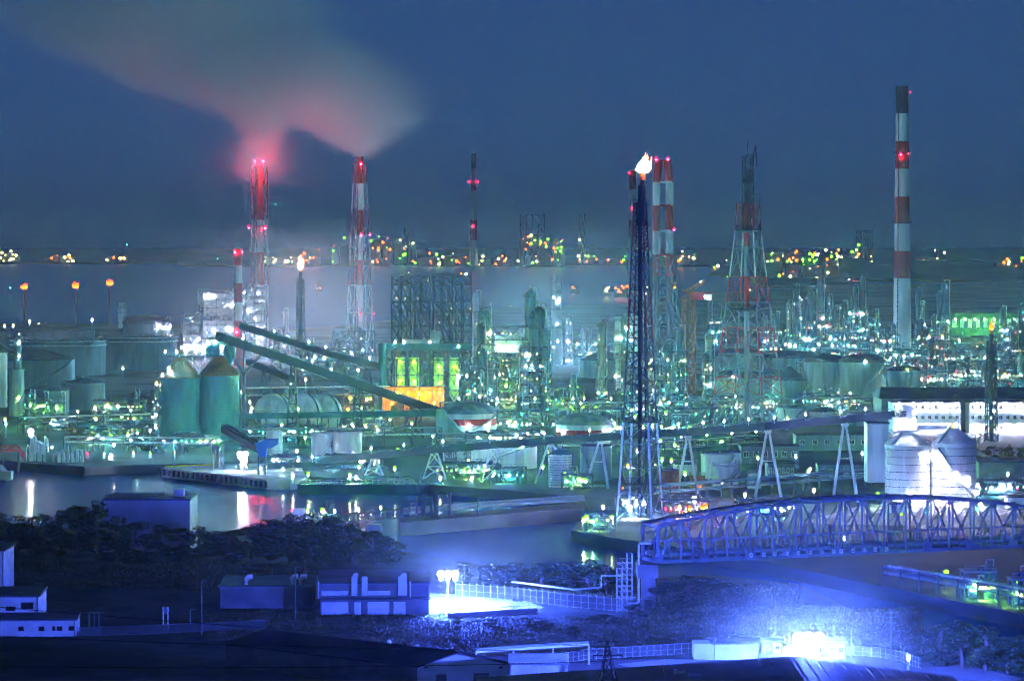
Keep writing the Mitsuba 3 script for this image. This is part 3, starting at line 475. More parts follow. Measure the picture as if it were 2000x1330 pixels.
p = bot(NP, .5); part(t, 'pier', MB().prism([(p[0] - 1.2, p[1] - 3.6), (p[0] + 1.2, p[1] - 3.6), (p[0] + 1.2, p[1] + 3.6), (p[0] - 1.2, p[1] + 3.6)], -4, 8.55), 'concrete')
lamp(t, 'dotteal', bot(15.2, 1) + [0, 0, 6.4], .33); lamp(t, 'dotteal', bot(12.8, 1) + [0, 0, 6.2], .3); lamp(t, 'cool', bot(8.9, .9) + [0, 0, 2.2], .22); lamp(t, 'dotgreen', bot(11.6, 1) + [0, 0, 6], .25)
t = thing('stair_tower', 'lattice stair and pipe tower at the left end of the truss bridge', 'tower'); p = bot(0, .4) + [-3.4, 0, 0]
for j in range(4):
    x0 = p[0] - j * .9; q = MB(); q.bar((x0, p[1], -.2), (x0, p[1], 10.2 - (j // 2) * 2.6), .16); q.bar((x0, p[1] + 2, -.2), (x0, p[1] + 2, 10.2 - (j // 2) * 2.6), .16); part(t, 'post', q, 'white_steel')
q = MB()
for i in range(9): q.bar((p[0], p[1], i + .5), (p[0] - 2.7, p[1], i + .5 + (1 if i % 2 else 0)), .09); q.bar((p[0], p[1] + 2, i + .5), (p[0] - 2.7, p[1] + 2, i + .5), .09); q.bar((p[0] - .9, p[1], i), (p[0] - 1.8, p[1], i + 1), .08)
part(t, 'bracing', q, 'white_steel')
q = MB()
for i in range(10): q.box((p[0] - 1.4, p[1] + 1, i + .3), (1.0 + .8 * (i % 2), 1.8, .08))
part(t, 'landing', q, 'grey_steel')
part(t, 'drop_pipe', MB().tube([p + [3.2, -3, 3.3], p + [1.2, -3, 3.3], p + [1.0, -3, 3.0], p + [1.0, -3, -6.8], p + [.6, -3, -7.2], p + [-.8, -3, -7.2]], .2, 8), 'white_steel', 40)
p = G(1175, 1180); k = thing('pipeline', 'thin white pipeline with a right angle beside the long fence', 'pipe'); put(k, MB().tube([G(1000, 1172) + [0, 2, 3.2], G(1120, 1186) + [0, 2, 3.0], p + [0, 2, 2.9], p + [0, 2, 5.0], p + [4, 3, 4.8]], .16, 7), 'white_steel', 40)

# ================================================================ conveyor galleries
def gallery(label, pts, w, h, mat='belt', lamps=(), lk='cool', cap=True, trestles=(), tmat='white_steel', group=None, lr=.28, name='conveyor'):
    t = thing(name, label, 'conveyor', group); P = [np.asarray(p, float) for p in pts]
    for a, b in zip(P[:-1], P[1:]):
        d = (b - a) / np.linalg.norm(b - a); s_ = np.cross(d, [0, 0, 1]); s_ /= np.linalg.norm(s_)
        part(t, 'gallery', MB().bar(a, b, w, h), mat)
        part(t, 'belt_cover', MB().bar(a + [0, 0, h / 2 + .25], b + [0, 0, h / 2 + .25], w * .55, .5), mat)
        q = MB()
        for e in (-1, 1): railing(q, [a + s_ * e * w * .55 + [0, 0, h / 2], b + s_ * e * w * .55 + [0, 0, h / 2]], 1.0, .06, 3.0)
        part(t, 'railing', q, 'grey_steel')
    L = np.cumsum([0] + [np.linalg.norm(b - a) for a, b in zip(P[:-1], P[1:])])
    def pos(u): d = u * L[-1]; i = min(len(P) - 2, int(np.searchsorted(L, d, 'right')) - 1); return P[i] + (P[i + 1] - P[i]) * (d - L[i]) / (L[i + 1] - L[i])
    for u in lamps:
        p = pos(u) + [0, -w * .5, h / 2]; part(t, 'lamp_post', MB().tube([p, p + [0, 0, 1.7]], .08, 5), 'white_steel'); lamp(t, lk, p + [0, 0, 1.8], lr)
    for u, kind, spread, gz in trestles:
        p = pos(u); zt = p[2] - h / 2 - .02; q = []
        if kind == 'A':
            for e in (-1, 1): part(t, 'trestle_leg', MB().tube([p + [e * spread, e * 1.5, gz - p[2]], p + [e * .5, 0, -h / 2]], .36, 8, .3), tmat, 40)
            z = gz + (zt - gz) * .42; f = 1 - .42; part(t, 'trestle_brace', MB().bar((p[0] - spread * f - .2, p[1] - .9, z), (p[0] + spread * f + .2, p[1] + .9, z), .3), tmat)
        elif kind == 'B':
            for e in (-1, 1):
                for g_ in (-1, 1): part(t, 'trestle_leg', MB().bar((p[0] + e * spread, p[1] + g_ * w * .8, gz), (p[0] + e * spread * .25, p[1] + g_ * w * .4, zt), .3), tmat)
            m, n = MB(), max(2, int((zt - gz) / 3.0))
            for g_ in (-1, 1):
                for i in range(n):
                    f0, f1 = 1 - .75 * i / n, 1 - .75 * (i + 1) / n; z0, z1 = gz + (zt - gz) * i / n, gz + (zt - gz) * (i + 1) / n; y0, y1 = p[1] + g_ * w * (.8 - .4 * i / n), p[1] + g_ * w * (.8 - .4 * (i + 1) / n)
                    for e in (-1, 1): m.bar((p[0] - e * spread * f0, y0, z0), (p[0] + e * spread * f1, y1, z1), .16)
                    m.bar((p[0] - spread * f1, y1, z1), (p[0] + spread * f1, y1, z1), .18)
            part(t, 'trestle_brace', m, tmat)
    return t, pos
CV = [at(600, 903, 905), at(858, 879, 880), at(1085, 861, 862), at(1345, 845, 835), at(1500, 834, 815), at(1745, 812, 801)]
Lc = 1.0
gallery('long pale conveyor gallery rising from the quay to the white silos', CV, 2.2, 1.5, 'steel', [.12, .18, .25, .33, .375, .42, .50, .555, .61, .655, .70, .74, .785, .83, .875, .925, .96], 'violet', trestles=[(.125, 'B', 2.6, 0), (.235, 'B', 3.2, 0), (.335, 'B', 3.0, 0)], lr=.26)
def yv(px): xs = [600, 858, 1085, 1345, 1500, 1745]; return np.interp(px, xs, [c[1] for c in CV]), np.interp(px, xs, [c[2] for c in CV])
for i, (px, base, l, r, lk, mat) in enumerate(((1075, 948, -2, 58, 0, 'white_steel'), (1173, 968, -30, 14, 0, 'white_steel'), (1344, 962, -20, 16, 1, 'white_steel'), (1500, 984, -24, 24, 0, 'white_steel'), (1650, 982, -22, 22, 0, 'white_steel'))):
    Yg, zg = yv(px); p = np.array([(px - 1000) * sc(Yg), Yg, zg - .77]); m = sc(Yg)
    t = thing('conveyor_trestle', ['uneven three legged white trestle under the conveyor left of the big flare tower', 'white A frame trestle under the conveyor just left of the big flare tower', 'white A frame trestle under the conveyor beside the rusty tanks', 'tall white A frame trestle second left of the white silos', 'tall white A frame trestle next to the white silos'][i], 'trestle', 'white A frame trestles under the long conveyor')
    for e in (l, r): part(t, 'leg', MB().tube([p + [e * m, -4 if e > 0 else 2, -p[2]], p + [(.08 * e) * m, 0, 0]], .42, 9, .3), mat, 40)
    if i == 0: part(t, 'leg', MB().tube([p + [-30 * m, 3, -p[2]], p + [-.5, 0, 0]], .3, 8, .25), mat, 40)
    f = .45; part(t, 'brace', MB().bar(p + [l * m * f, 0, -p[2] * f], p + [r * m * f, 0, -p[2] * f], .3), mat)
    if i in (1, 2): part(t, 'foot_beam', MB().bar(p + [l * m, -1, .4 - p[2]], p + [r * m, -1, .4 - p[2]], .5), 'white_steel')
    part(t, 'cap', MB().box(p - [0, 0, .35], (1.6, 2.4, .7)), mat)
C2 = [at(424, 657, 1030), at(860, 806, 1068)]
t, pos = gallery('dark covered conveyor sloping down from the head house of the green silos', C2, 3.0, 2.2, 'dark_steel', [.18, .42], 'white', trestles=[(.33, 'B', 2.0, 0), (.62, 'B', 2.0, 0), (.90, 'B', 1.6, 0)], tmat='dark_steel')
p = pos(.115); z = p[2] - 1.1; q = MB(); part(t, 'column', MB().bar((p[0], p[1], 0), (p[0], p[1], z - 8), 1.0), 'steel')
for e in (-1, 1): part(t, 'fork_arm', MB().bar((p[0], p[1], z - 8), pos(.115 + e * .075) - [0, 0, 1.1], .6), 'steel')
part(t, 'fork_arm', MB().bar((p[0] + .1, p[1], z - 8), p - [0, 0, 1.1], .5), 'steel'); part(t, 'fork_brace', MB().bar((p[0] - 3, p[1], z - 3.4), (p[0] + 3, p[1], z - 3.4), .35), 'steel')
gallery('upper dark conveyor sloping down behind the small striped chimney', [at(470, 637, 1500), at(640, 690, 1480), at(745, 716, 1470)], 3.0, 2.4, 'steel', [.25, .5, .62, .8, .92], 'cool', trestles=[(.26, 'B', 3, 0), (.47, 'B', 3, 0), (.72, 'B', 3, 0), (.9, 'B', 2.5, 0)], tmat='steel', lr=.4)
gallery('short dark conveyor between the upper conveyor and the sphere tanks', [at(485, 707, 1330), at(572, 741, 1310)], 2.6, 2.0, 'steel', [], trestles=[(.35, 'B', 2, 0), (.9, 'B', 2, 0)], tmat='steel')
gallery('low pale conveyor running level in front of the sphere tanks', [at(468, 814, 1062), at(852, 808, 1062)], 1.8, 1.5, 'tank_green', [.3, .62], 'green', trestles=[(.1, 'B', 1, 0), (.35, 'B', 1, 0), (.6, 'B', 1, 0), (.85, 'B', 1, 0)], tmat='steel')
gallery('lower dark loading conveyor over the jetty beside the blue hopper', [at(440, 838, 925), at(515, 880, 900)], 2.6, 1.8, 'belt', [], trestles=[(.5, 'B', 1, 0)], tmat='dark_steel')
gallery('flat dark belt conveyor lying along the quay behind the bulk jetty', [at(520, 912, 900), at(700, 902, 905)], 2.0, 1.2, 'belt', [.5], 'cool')
t = thing('transfer_tower', 'grey wedge shaped transfer house at the lower end of the dark sloping conveyor', 'transfer house'); Y = 1050.0
P = [at(852, 800, Y), at(864, 800, Y), at(912, 855, Y), at(852, 855, Y)]; m = trimesh.creation.extrude_polygon(Polygon([(p[0], p[2]) for p in P]), 9.0, engine='earcut'); v = np.array(m.vertices)
part(t, 'wall', (np.c_[v[:, 0], Y + v[:, 2], v[:, 1]], m.faces[:, ::-1]), 'tank_grey')
part(t, 'support', MB().bar((P[3][0] + 1, Y + 2, 0), (P[3][0] + 1, Y + 2, P[3][2]), .6).bar((P[2][0] - 1, Y + 2, 0), (P[2][0] - 1, Y + 2, P[2][2]), .6), 'steel')
t = thing('hopper', 'bright blue slanted ship loading hopper on the jetty', 'hopper'); Y = 893.0
P = [(497, 866), (520, 858), (542, 858), (542, 868), (532, 874), (521, 876), (519, 892), (506, 892), (502, 880)]; P = [at(a, b, Y) for a, b in P]
m = trimesh.creation.extrude_polygon(Polygon([(p[0], p[2]) for p in P]), 4.0, engine='earcut'); v = np.array(m.vertices); part(t, 'bin', (np.c_[v[:, 0], Y + v[:, 2], v[:, 1]], m.faces[:, ::-1]), 'blue_paint')
for px in (505, 518): p = at(px, 890, Y + 2); part(t, 'leg', MB().bar((p[0], p[1], 0), (p[0], p[1], p[2]), .4), 'steel')

# ================================================================ silos
def silo(label, px, base, w, wall, cone, mat, cmat, rings, group, skirt=True):
    Y0 = gy(base); r = w / 2 * sc(Y0); Y = Y0 + r; x = (px - 1000) * sc(Y); r = w / 2 * sc(Y); hw, hc = ht(wall, Y), ht(cone, Y); n = 40
    t = thing('silo', label, 'silo', group)
    part(t, 'shell', MB().lathe(x, Y, [(r, 0), (r, hw)], n), mat, 35)
    part(t, 'cone_roof', MB().lathe(x, Y, [(r + .3, hw - .05), (r + .3, hw + .15), (r * .22, hc), (.01, hc)], n), cmat, 35)
    for i in range(rings): z = hw * (i + .5) / rings; part(t, 'ring', MB().lathe(x, Y, [(r, z - .07), (r + .10, z - .07), (r + .10, z + .07), (r, z + .07)], n), 'steel')
    q = MB()
    for a in np.linspace(0, 2 * math.pi, 44, endpoint=False): q.bar((x + (r + .03) * math.cos(a), Y + (r + .03) * math.sin(a), 0), (x + (r + .03) * math.cos(a), Y + (r + .03) * math.sin(a), hw), .09)
    part(t, 'stiffener', q, mat, kind='stuff')
    q = MB()
    for a in np.linspace(0, 2 * math.pi, 24, endpoint=False): q.bar((x + r * math.cos(a), Y + r * math.sin(a), hw + .2), (x + .24 * r * math.cos(a), Y + .24 * r * math.sin(a), hc), .12)
    part(t, 'cone_rib', q, cmat, kind='stuff')
    q = MB(); railing(q, ring_pts(x, Y, hw + .1, r + .25, 26), closed=True, step=3); part(t, 'railing', q, 'grey_steel')
    q = MB(); a0 = -2.4
    for i in range(30): s_ = i / 29; a = a0; rr = r + .25 - (r * .75) * s_; z = hw + (hc - hw) * s_; q.box((x + rr * math.cos(a), Y + rr * math.sin(a), z + .25), (.8, .5, .08)); q.bar((x + rr * math.cos(a) + .4, Y + rr * math.sin(a), z + .2), (x + rr * math.cos(a) + .4, Y + rr * math.sin(a), z + 1.2), .06)
    part(t, 'roof_stair', q, 'grey_steel')
    return t, x, Y, r, hw, hc
g = 'twin dark green silos with rusty cones at the left'
tA, xA, YA, rA, hA, cA = silo('left one of the twin dark green banded silos with rusty cone roofs', 351, 862, 78, 737, 698, 'tank_green', 'cone_rust', 18, g)
tB, xB, YB, rB, hB, cB = silo('right one of the twin dark green banded silos, its cone darker', 428, 860, 77, 733, 694, 'tank_green', 'cone_rust', 18, g)
lamp(tA, 'white', (xA - 3.0, YA - rA * .8, hA + 3.2), .42); lamp(tA, 'white', (xA - rA * .8, YA - rA * .55, hA + 1.2), .36); lamp(tA, 'warm', (xA - rA - .9, YA - 1, hA - 1.8), .4)
t = thing('head_house', 'lamp lit filling gallery and head house across the tops of the green silos', 'gallery')
z = cA + .2; part(t, 'deck', MB().box(((xA + xB) / 2, YA, z + .2), (xB - xA + 8, 4, .35)), 'steel'); q = MB(); railing(q, [(xA - 3.9, YA - 2, z + .4), (xB + 4, YA - 2, z + .4)]); railing(q, [(xA - 3.9, YA + 2, z + .4), (xB + 4, YA + 2, z + .4)]); part(t, 'railing', q, 'grey_steel')
part(t, 'cross_truss', MB().bar((xA + 4, YA, z), (xA + 6.2, YA, hA + 1), .3).bar((xB - 4, YA, z), (xB - 6.2, YA, hA + 1), .3).bar((xA + 4, YA, z), (xB - 6.2, YA, hA + 2), .2).bar((xB - 4, YA, z), (xA + 6.2, YA, hA + 2), .2), 'white_steel')
part(t, 'cabin', MB().box((xB - 1.5, YA, z + 2.2), (4.6, 3.4, 3.4)), 'tank_green'); part(t, 'hood', MB().lathe(xB + 4, YA, [(.2, z - 3), (2.0, z + 1), (2.0, z + 4.5), (.01, z + 5)], 14), 'tank_green', 35); part(t, 'drive_house', MB().box((xB - .5, YA, z + 5.2), (5.4, 3.2, 2.4)), 'belt')
part(t, 'pipe', MB().tube([(xA + 2, YA - 1, z + .4), (xA + 2, YA - 1, z + 1.8), (xB - 4, YA - 1, z + 1.8)], .3, 8), 'pipe', 40)
for dx in (-1.5, 2.2, 5.2, 8.6, 11.2): lamp(t, 'white', (xA + dx - 3, YA - 1.8, z + 1.9), .36)
lamp(t, 'white', (xB - 3, YA - 2, z + 5), .42); lamp(t, 'white', (xB - .6, YA - 2.2, z + 5.4), .4); lamp(t, 'dotwhite', (xB - .2, YA - 2, z + 7.6), .3)
g = 'twin white banded silos behind the truss bridge'
tC, xC, YC, rC, hC, cC = silo('left one of the twin white banded silos behind the truss bridge', 1772, 988, 86, 869, 843, 'tank_white', 'wall_white', 8, g)
tD, xD, YD, rD, hD, cD = silo('right one of the twin white silos with a stair and lit landings', 1862, 988, 87, 866, 838, 'tank_white', 'wall_white', 8, g)
q = MB()
for i in range(26): s_ = i / 25; a = -2.35 + 1.7 * s_; q.bar((xD + (rD + .5) * math.cos(a), YD + (rD + .5) * math.sin(a), hD * (1 - s_) * .95), (xD + (rD + .5) * math.cos(a + .068), YD + (rD + .5) * math.sin(a + .068), hD * (1 - s_ - .04) * .95), .8, .12)
part(tD, 'stair', q, 'grey_steel')
for a, s_ in ((-1.62, .6), (-1.12, .68)): part(tD, 'landing', MB().box((xD + (rD + .7) * math.cos(a), YD + (rD + .7) * math.sin(a), hD * (1 - s_)), (1.8, 1.3, .15)), 'grey_steel'); lamp(tD, 'boiler', (xD + (rD + .9) * math.cos(a), YD + (rD + .9) * math.sin(a), hD * (1 - s_) + 1.7), .6)
for a in (-1.9, -1.2, -.5): lamp(tC, 'boiler', (xC + (rC + 1.6) * math.cos(a), YC + (rC + 1.6) * math.sin(a), .8), .32); lamp(tD, 'boiler', (xD + (rD + 1.6) * math.cos(a), YD + (rD + 1.6) * math.sin(a), .8), .36)
lamp(tD, 'boiler', (xD - rD - .3, YD - rD * .95, hD * .82), .5)
t = thing('head_house', 'bright lamp lit head house on top of the left white silo', 'gallery'); z = cC
part(t, 'deck', MB().box((xC - .6, YC, z + .2), (7, 5, .3)), 'grey_steel'); part(t, 'cabin', MB().box((xC - .8, YC, z + 2.0), (5.6, 3.6, 3.2)), 'wall_white'); part(t, 'upper_cabin', MB().box((xC + .3, YC, z + 5.0), (3.0, 2.6, 2.7)), 'wall_white'); part(t, 'drive', MB().box((xC - 1.6, YC - .8, z + 4.5), (2.4, 1.2, 1.4)), 'dark_steel')
part(t, 'gantry', MB().box(((xC + xD) / 2 + .5, YC, z + 1.0), (xD - xC - 4, 1.6, 1.0)), 'white_steel')
q = MB(); railing(q, [(xC - 4, YC - 2.5, z + .35), (xC + 2.9, YC - 2.5, z + .35)]); railing(q, [(xC - 2.2, YC - 1.7, z + 3.7), (xC + 2.5, YC - 1.7, z + 3.7)]); part(t, 'railing', q, 'white_steel')
for dx, dz in ((-3.4, 1.2), (-1, 3.1), (1.6, 2.2), (2.2, 5.4), (-2.8, 6.2)): lamp(t, 'boiler', (xC + dx, YC - 2.4, z + dz), .32)
k = thing('hoist', 'small yellow hoist hood on top of the right white silo', 'hoist'); put(k, MB().tube([(xD - .3, YD - 1.0, cD), (xD - .5, YD - 1.0, cD + .9), (xD - .2, YD - 1.0, cD + 1.6)], .42, 8, .25), 'yellow', 40)
box_building('tall pale green square bin house left of the white silos', 1694, 1736, 940, 828, 6, 'tank_white', 'roof_dark', 0, 0, 'bin_house', rz=.03, Y=815, door=False)
box_building('low dark hall right of the white silos', 1912, 2060, 938, 903, 14, 'wall_dark', 'roof_dark', 0, 0, 'hall', Y=880)
box_building('bright white cabin at the right edge behind the bridge', 1968, 2020, 996, 972, 6, 'wall_white', 'roof_dark', 0, 0, 'cabin', Y=785)
box_building('small white kiosk below the left white silo', 1738, 1768, 1003, 985, 3, 'wall_white', 'roof_dark', 0, 0, 'kiosk', Y=772)

# ================================================================ tanks
W = 'tank_white'
tank('pale cylindrical tank, left one of the pair above the loading jetty', 638, 893, 60, 846, 843, 'flat', W, W, lamps=0)
tank('pale cylindrical tank, right one of the pair above the loading jetty', 679, 896, 56, 846, 843, 'flat', W, W)
tank('slim pale green tank beside the blue hopper', 536, 888, 32, 843, 841, 'flat', W, W, stair=False)
t, x, y, r, hw = tank('dome roofed tank with a red band behind the long conveyor, left one of the two', 913, 858, 112, 806, 783, 'dome', W, 'tank_grey', band=(816, 829))
for a in (-2.3, -1.5, -.8): lamp(t, 'white', (x + (r + 1) * math.cos(a), y + (r + 1) * math.sin(a), hw * .6), .4)
q = MB()
for i in range(7): q.tube([(x - 4 + i * 1.4, y, hw + 3.0), (x - 4 + i * 1.4, y, hw + 5.6), (x - 3.4 + i * 1.4, y, hw + 5.8)], .22, 7)
part(t, 'vent_cluster', q, 'pipe', 40)
lamp(t, 'dotwhite', (x, y - 1, hw + 6.2), .3)
t, x, y, r, hw = tank('dome roofed tank with a red band behind the long conveyor, right one of the two', 1139, 872, 106, 828, 806, 'dome', W, 'tank_grey', band=(838, 851))
for a in (-2.5, -.6): lamp(t, 'cool', (x + (r + 1.6) * math.cos(a), y + (r + 1.6) * math.sin(a), hw * .8), .42)
q = MB()
for i in range(8): q.tube([(x - 5 + i * 1.4, y, hw + 2.6), (x - 5 + i * 1.4, y, hw + 5.2), (x - 4.4 + i * 1.4, y, hw + 5.4)], .22, 7)
part(t, 'vent_cluster', q, 'pipe', 40)
for i in range(3): lamp(t, 'dotgreen', (x - 4 + i * 4, y - 2, hw + 5.6), .3)
tank('wide green lit tank below the long conveyor', 985, 917, 128, 871, 868, 'flat', W, 'tank_green', lamps=2, lk='green')
tank('green lit tank half hidden left of the wide green tank', 900, 905, 70, 872, 868, 'flat', W, 'tank_green')
tank('slim pale ringed tank left of the big flare tower foot', 1094, 952, 46, 887, 876, 'cone', W, 'tank_green', rings=12)
tank('grey ringed tank just left of the big flare tower', 1164, 938, 62, 870, 866, 'flat', 'tank_grey', 'roof_dark', rings=8)
tank('pale tank with small markings right of the big flare tower', 1400, 936, 62, 888, 885, 'flat', W, W)
tank('shorter pale tank in front of the marked tank', 1417, 953, 50, 911, 908, 'flat', W, W)
tank('rust red streaked tank right beside the big flare tower', 1305, 964, 42, 918, 915, 'flat', 'rust', 'roof_dark', stair=False)
tank('small rust red tank behind the conveyor trestle foot', 1362, 956, 30, 931, 928, 'flat', 'rust', 'rust', stair=False)
tank('low green lit tank behind the rust red tanks', 1338, 928, 46, 906, 903, 'flat', W, 'tank_green', stair=False)
tank('small plain pale tank by the plant road', 1473, 955, 28, 926, 924, 'flat', W, W, stair=False)
tank('pale tank at the foot of the derrick, left one', 1545, 830, 52, 796, 793, 'flat', W, 'tank_grey')
tank('pale tank with a dark cone roof right of the derrick foot', 1608, 828, 56, 803, 794, 'cone', W, 'roof_dark')
tank('low pale tank below the conveyor lamps near the silos', 1682, 832, 50, 806, 803, 'flat', 'tank_grey', 'roof_dark')
g = None
tank('wide domed tank behind the derrick, upper left one', 1442, 735, 118, 694, 680, 'dome', 'tank_grey')
tank('wide domed tank behind the derrick, upper right one', 1536, 737, 130, 697, 684, 'dome', 'tank_grey')
tank('widest domed tank right behind the derrick legs', 1474, 778, 176, 735, 720, 'dome', 'tank_grey', lamps=2)
tank('tank with steep dark cone roof right of the derrick', 1541, 792, 66, 742, 715, 'cone', 'tank_grey')
tank('tall domed grey tank in the right hand tank row, left one', 1612, 777, 84, 706, 690, 'dome', 'tank_grey')
tank('tall domed grey tank in the right hand tank row, middle one', 1684, 779, 92, 706, 691, 'dome', 'tank_grey', lamps=1)
tank('tall domed grey tank in the right hand tank row, right one', 1768, 772, 68, 723, 714, 'dome', 'tank_grey', lamps=1, lk='green')
tank('dark domed tank beyond the slim column right of the refinery unit', 1180, 738, 96, 702, 684, 'cone', 'tank_grey')
tank('large floating roof tank with white rims behind the left plant', 115, 735, 182, 664, None, 'float', 'tank_dark')
tank('pale rimmed floating roof tank right of the large one', 270, 722, 150, 657, None, 'float', 'tank_dark', stair=False)
tank('cone roofed dark tank at the left edge', 62, 775, 168, 701, 677, 'cone', 'tank_dark')
tank('tall dark domed tank in front of the white lit plant', 285, 700, 90, 631, 613, 'dome', 'tank_dark')
tank('broad dark tank far left behind the floating roof tanks', 90, 690, 190, 645, 632, 'cone', 'tank_dark')
tank('small dark tank with light strip roof at the left', 163, 800, 84, 747, 738, 'cone', 'tank_dark', stair=False)
tank('round dark tank below the sloping light strip tank', 90, 808, 90, 762, 752, 'cone', 'tank_dark')
tank('white lit tank cut by the left border', -8, 796, 44, 690, 686, 'flat', W, W)
t = thing('stack', 'thick dark vessel with lamps at the left border', 'vessel'); Y = gy(812); x = (30 - 1000) * sc(Y); r = 15 * sc(Y); hw = ht(722, Y)
part(t, 'shell', MB().cyl(x, Y + r, 0, hw, r, r, 24), 'tank_grey', 35); part(t, 'upper_shell', MB().cyl(x + .4, Y + r, hw, ht(650, Y), r * .55, r * .5, 18), 'steel', 35); q = MB()
for z in (hw + .1, hw + 5, ht(660, Y)): q.lathe(x, Y + r, [(r * .5, z), (r + .8, z), (r + .8, z + .15), (r * .5, z + .15)], 18); railing(q, ring_pts(x, Y + r, z, r + .8, 12), closed=True)
part(t, 'platform', q, 'steel'); lamp(t, 'white', (x + 1.5, Y - 1, ht(668, Y)), .42); lamp(t, 'white', (x + 1.6, Y - 1, ht(694, Y)), .32); lamp(t, 'dotcool', (x + 1.6, Y - 1, ht(652, Y)), .25); lamp(t, 'green', (x + 1.5, Y - .8, ht(774, Y)), .4)
t = thing('stack', 'white banded short stack at the far left behind the tanks', 'stack'); Y = gy(650); x = (239 - 1000) * sc(Y)
for i in range(5): part(t, 'band', MB().cyl(x, Y, ht(640 - i * 10, Y), ht(631 - i * 10, Y), 2.8, 2.8, 20), W, 35)
# --- sphere tanks
for i, (px, Yq) in enumerate(((534, 1092), (592, 1112), (632, 1128))):
    r = 38 * sc(1092); x = (px - 1000) * sc(Yq); z = ht(806, Yq); t = thing('sphere_tank', ['leftmost of the three pale gas spheres under the sloping conveyor', 'middle one of the three pale gas spheres', 'rightmost of the three pale gas spheres'][i], 'gas sphere', 'pale gas spheres under the sloping conveyor')
    part(t, 'sphere', MB().ball(x, Yq, z, r, 36), W, True)
    for j in range(10): a = j * math.pi / 5; part(t, 'leg', MB().bar((x + r * .98 * math.cos(a), Yq + r * .98 * math.sin(a), 0), (x + r * .98 * math.cos(a), Yq + r * .98 * math.sin(a), z), .35), 'steel')
    q = MB()
    for k_ in range(24): a, b = math.radians(90 - 3.6 * k_), math.radians(90 - 3.6 * (k_ + 1)); q.bar((x + (r + .3) * math.cos(a) * .8, Yq - (r + .3) * math.cos(a) * .62, z + (r + .3) * math.sin(a)), (x + (r + .3) * math.cos(b) * .8, Yq - (r + .3) * math.cos(b) * .62, z + (r + .3) * math.sin(b)), .6, .15)
    part(t, 'stair', q, 'steel'); q = MB(); q.lathe(x, Yq, [(.1, z + r), (1.4, z + r), (1.4, z + r + .2), (.1, z + r + .2)], 14); railing(q, ring_pts(x, Yq, z + r, 1.4, 10), closed=True); part(t, 'top_platform', q, 'steel')
# ================================================================ striped chimneys
def chimney(label, px, base, top, w0, w1, bands, lamps=(), plats=(), lat=None, name='striped_chimney', Y=None, n=24):
    Y = Y or gy(base); x = (px - 1000) * sc(Y); z1 = ht(top, Y); t = thing(name, label, 'chimney')
    def rad(z): return (w0 + (w1 - w0) * z / z1) / 2 * sc(Y)
    last = 0.0
    edges = [(b, m) for b, m in bands]                      # from the ground up: (row where the band ends, material)
    for row, m in edges:
        z = ht(row, Y); q = MB().lathe(x, Y, [(rad(last), last), (rad(z), z)], n)
        part(t, 'band', q, m, 35); last = z
    part(t, 'rim', MB().lathe(x, Y, [(rad(z1), z1), (rad(z1) + .25, z1), (rad(z1) + .25, z1 + .5), (rad(z1) - .4, z1 + .5), (rad(z1) - .4, z1 - 3), (.01, z1 - 3)], n), edges[-1][1])
    q = MB(); a = -2.2
    q.bar((x + (rad(0) + .3) * math.cos(a), Y + (rad(0) + .3) * math.sin(a), 0), (x + (rad(z1) + .3) * math.cos(a), Y + (rad(z1) + .3) * math.sin(a), z1), .4, .25); part(t, 'ladder', q, 'steel')
    for row in plats:
        z = ht(row, Y); r = rad(z); q = MB().lathe(x, Y, [(r, z - .15), (r + 1.1, z - .15), (r + 1.1, z + .1), (r, z + .1)], n); railing(q, ring_pts(x, Y, z, r + 1.0, 14), closed=True, w=.09); part(t, 'platform', q, 'steel')
    if lat:                                                  # lattice legs round the flue: (half width px at the top, at the base, rows, colours by band)
        h1, h0, rows, lw = lat; zs = [0.0] + [ht(r_, Y) for r_ in rows]
        for a, b in zip(zs[:-1], zs[1:]):
            legs, br = [MB() for _ in range(4)], MB(); mid = (a + b) / 2; m = next((m for r_, m in edges if ht(r_, Y) >= mid), edges[-1][1])
            lattice(legs, br, x, Y, [a, b], lambda z: (h0 + (h1 - h0) * z / zs[-1]) * sc(Y) * .72, .5, lw, lw * .5, x=False)
            for l in legs: part(t, 'lattice_leg', l, m)
            part(t, 'lattice_brace', br, m)
    for dx, row, kind, r in lamps: z = ht(row, Y); lamp(t, kind, (x + dx * sc(Y), Y - rad(z) - 1.2 if abs(dx) < w1 else Y - 1, z), r)
    return t, x, Y, z1
RP, WP = 'red_paint', 'white_paint'
chimney('very tall red and white striped chimney at the right', 1762, 690, 170, 36, 24, [(543, WP), (490, RP), (437, WP), (384, RP), (330, WP), (276, RP), (222, WP), (170, 'roof_dark')], [(-5, 301, 'red', .55), (14, 181, 'dotred', .4), (10, 301, 'dotred', .4)], (300, 435))
PY = 1825.0
tS1, xS1, YS1, zS1 = chimney('striped chimney in a square frame with two glaring red lights on top, smoking', 507, 690, 312, 16, 15, [(557, WP), (493, RP), (430, WP), (367, RP), (312, RP)], [(-8, 313, 'redbig', .55), (8, 313, 'redbig', .55), (-21, 443, 'red', .6), (12, 444, 'red', .6)], (322, 443), (16, 18, (557, 493, 430, 367, 325), .7), Y=PY)
tS2, xS2, YS2, zS2 = chimney('slimmer striped chimney inside a tapering lattice frame, steaming, second from left', 703, 700, 308, 13, 12, [(557, WP), (508, RP), (460, WP), (410, RP), (360, WP), (308, RP)], [(3, 319, 'red', .55), (3, 457, 'red', .42), (20, 457, 'red', .34), (2, 612, 'red', .34), (28, 612, 'red', .34)], (457, 320), (13, 30, (610, 557, 508, 460, 410, 360, 318), .42), Y=PY + 8)
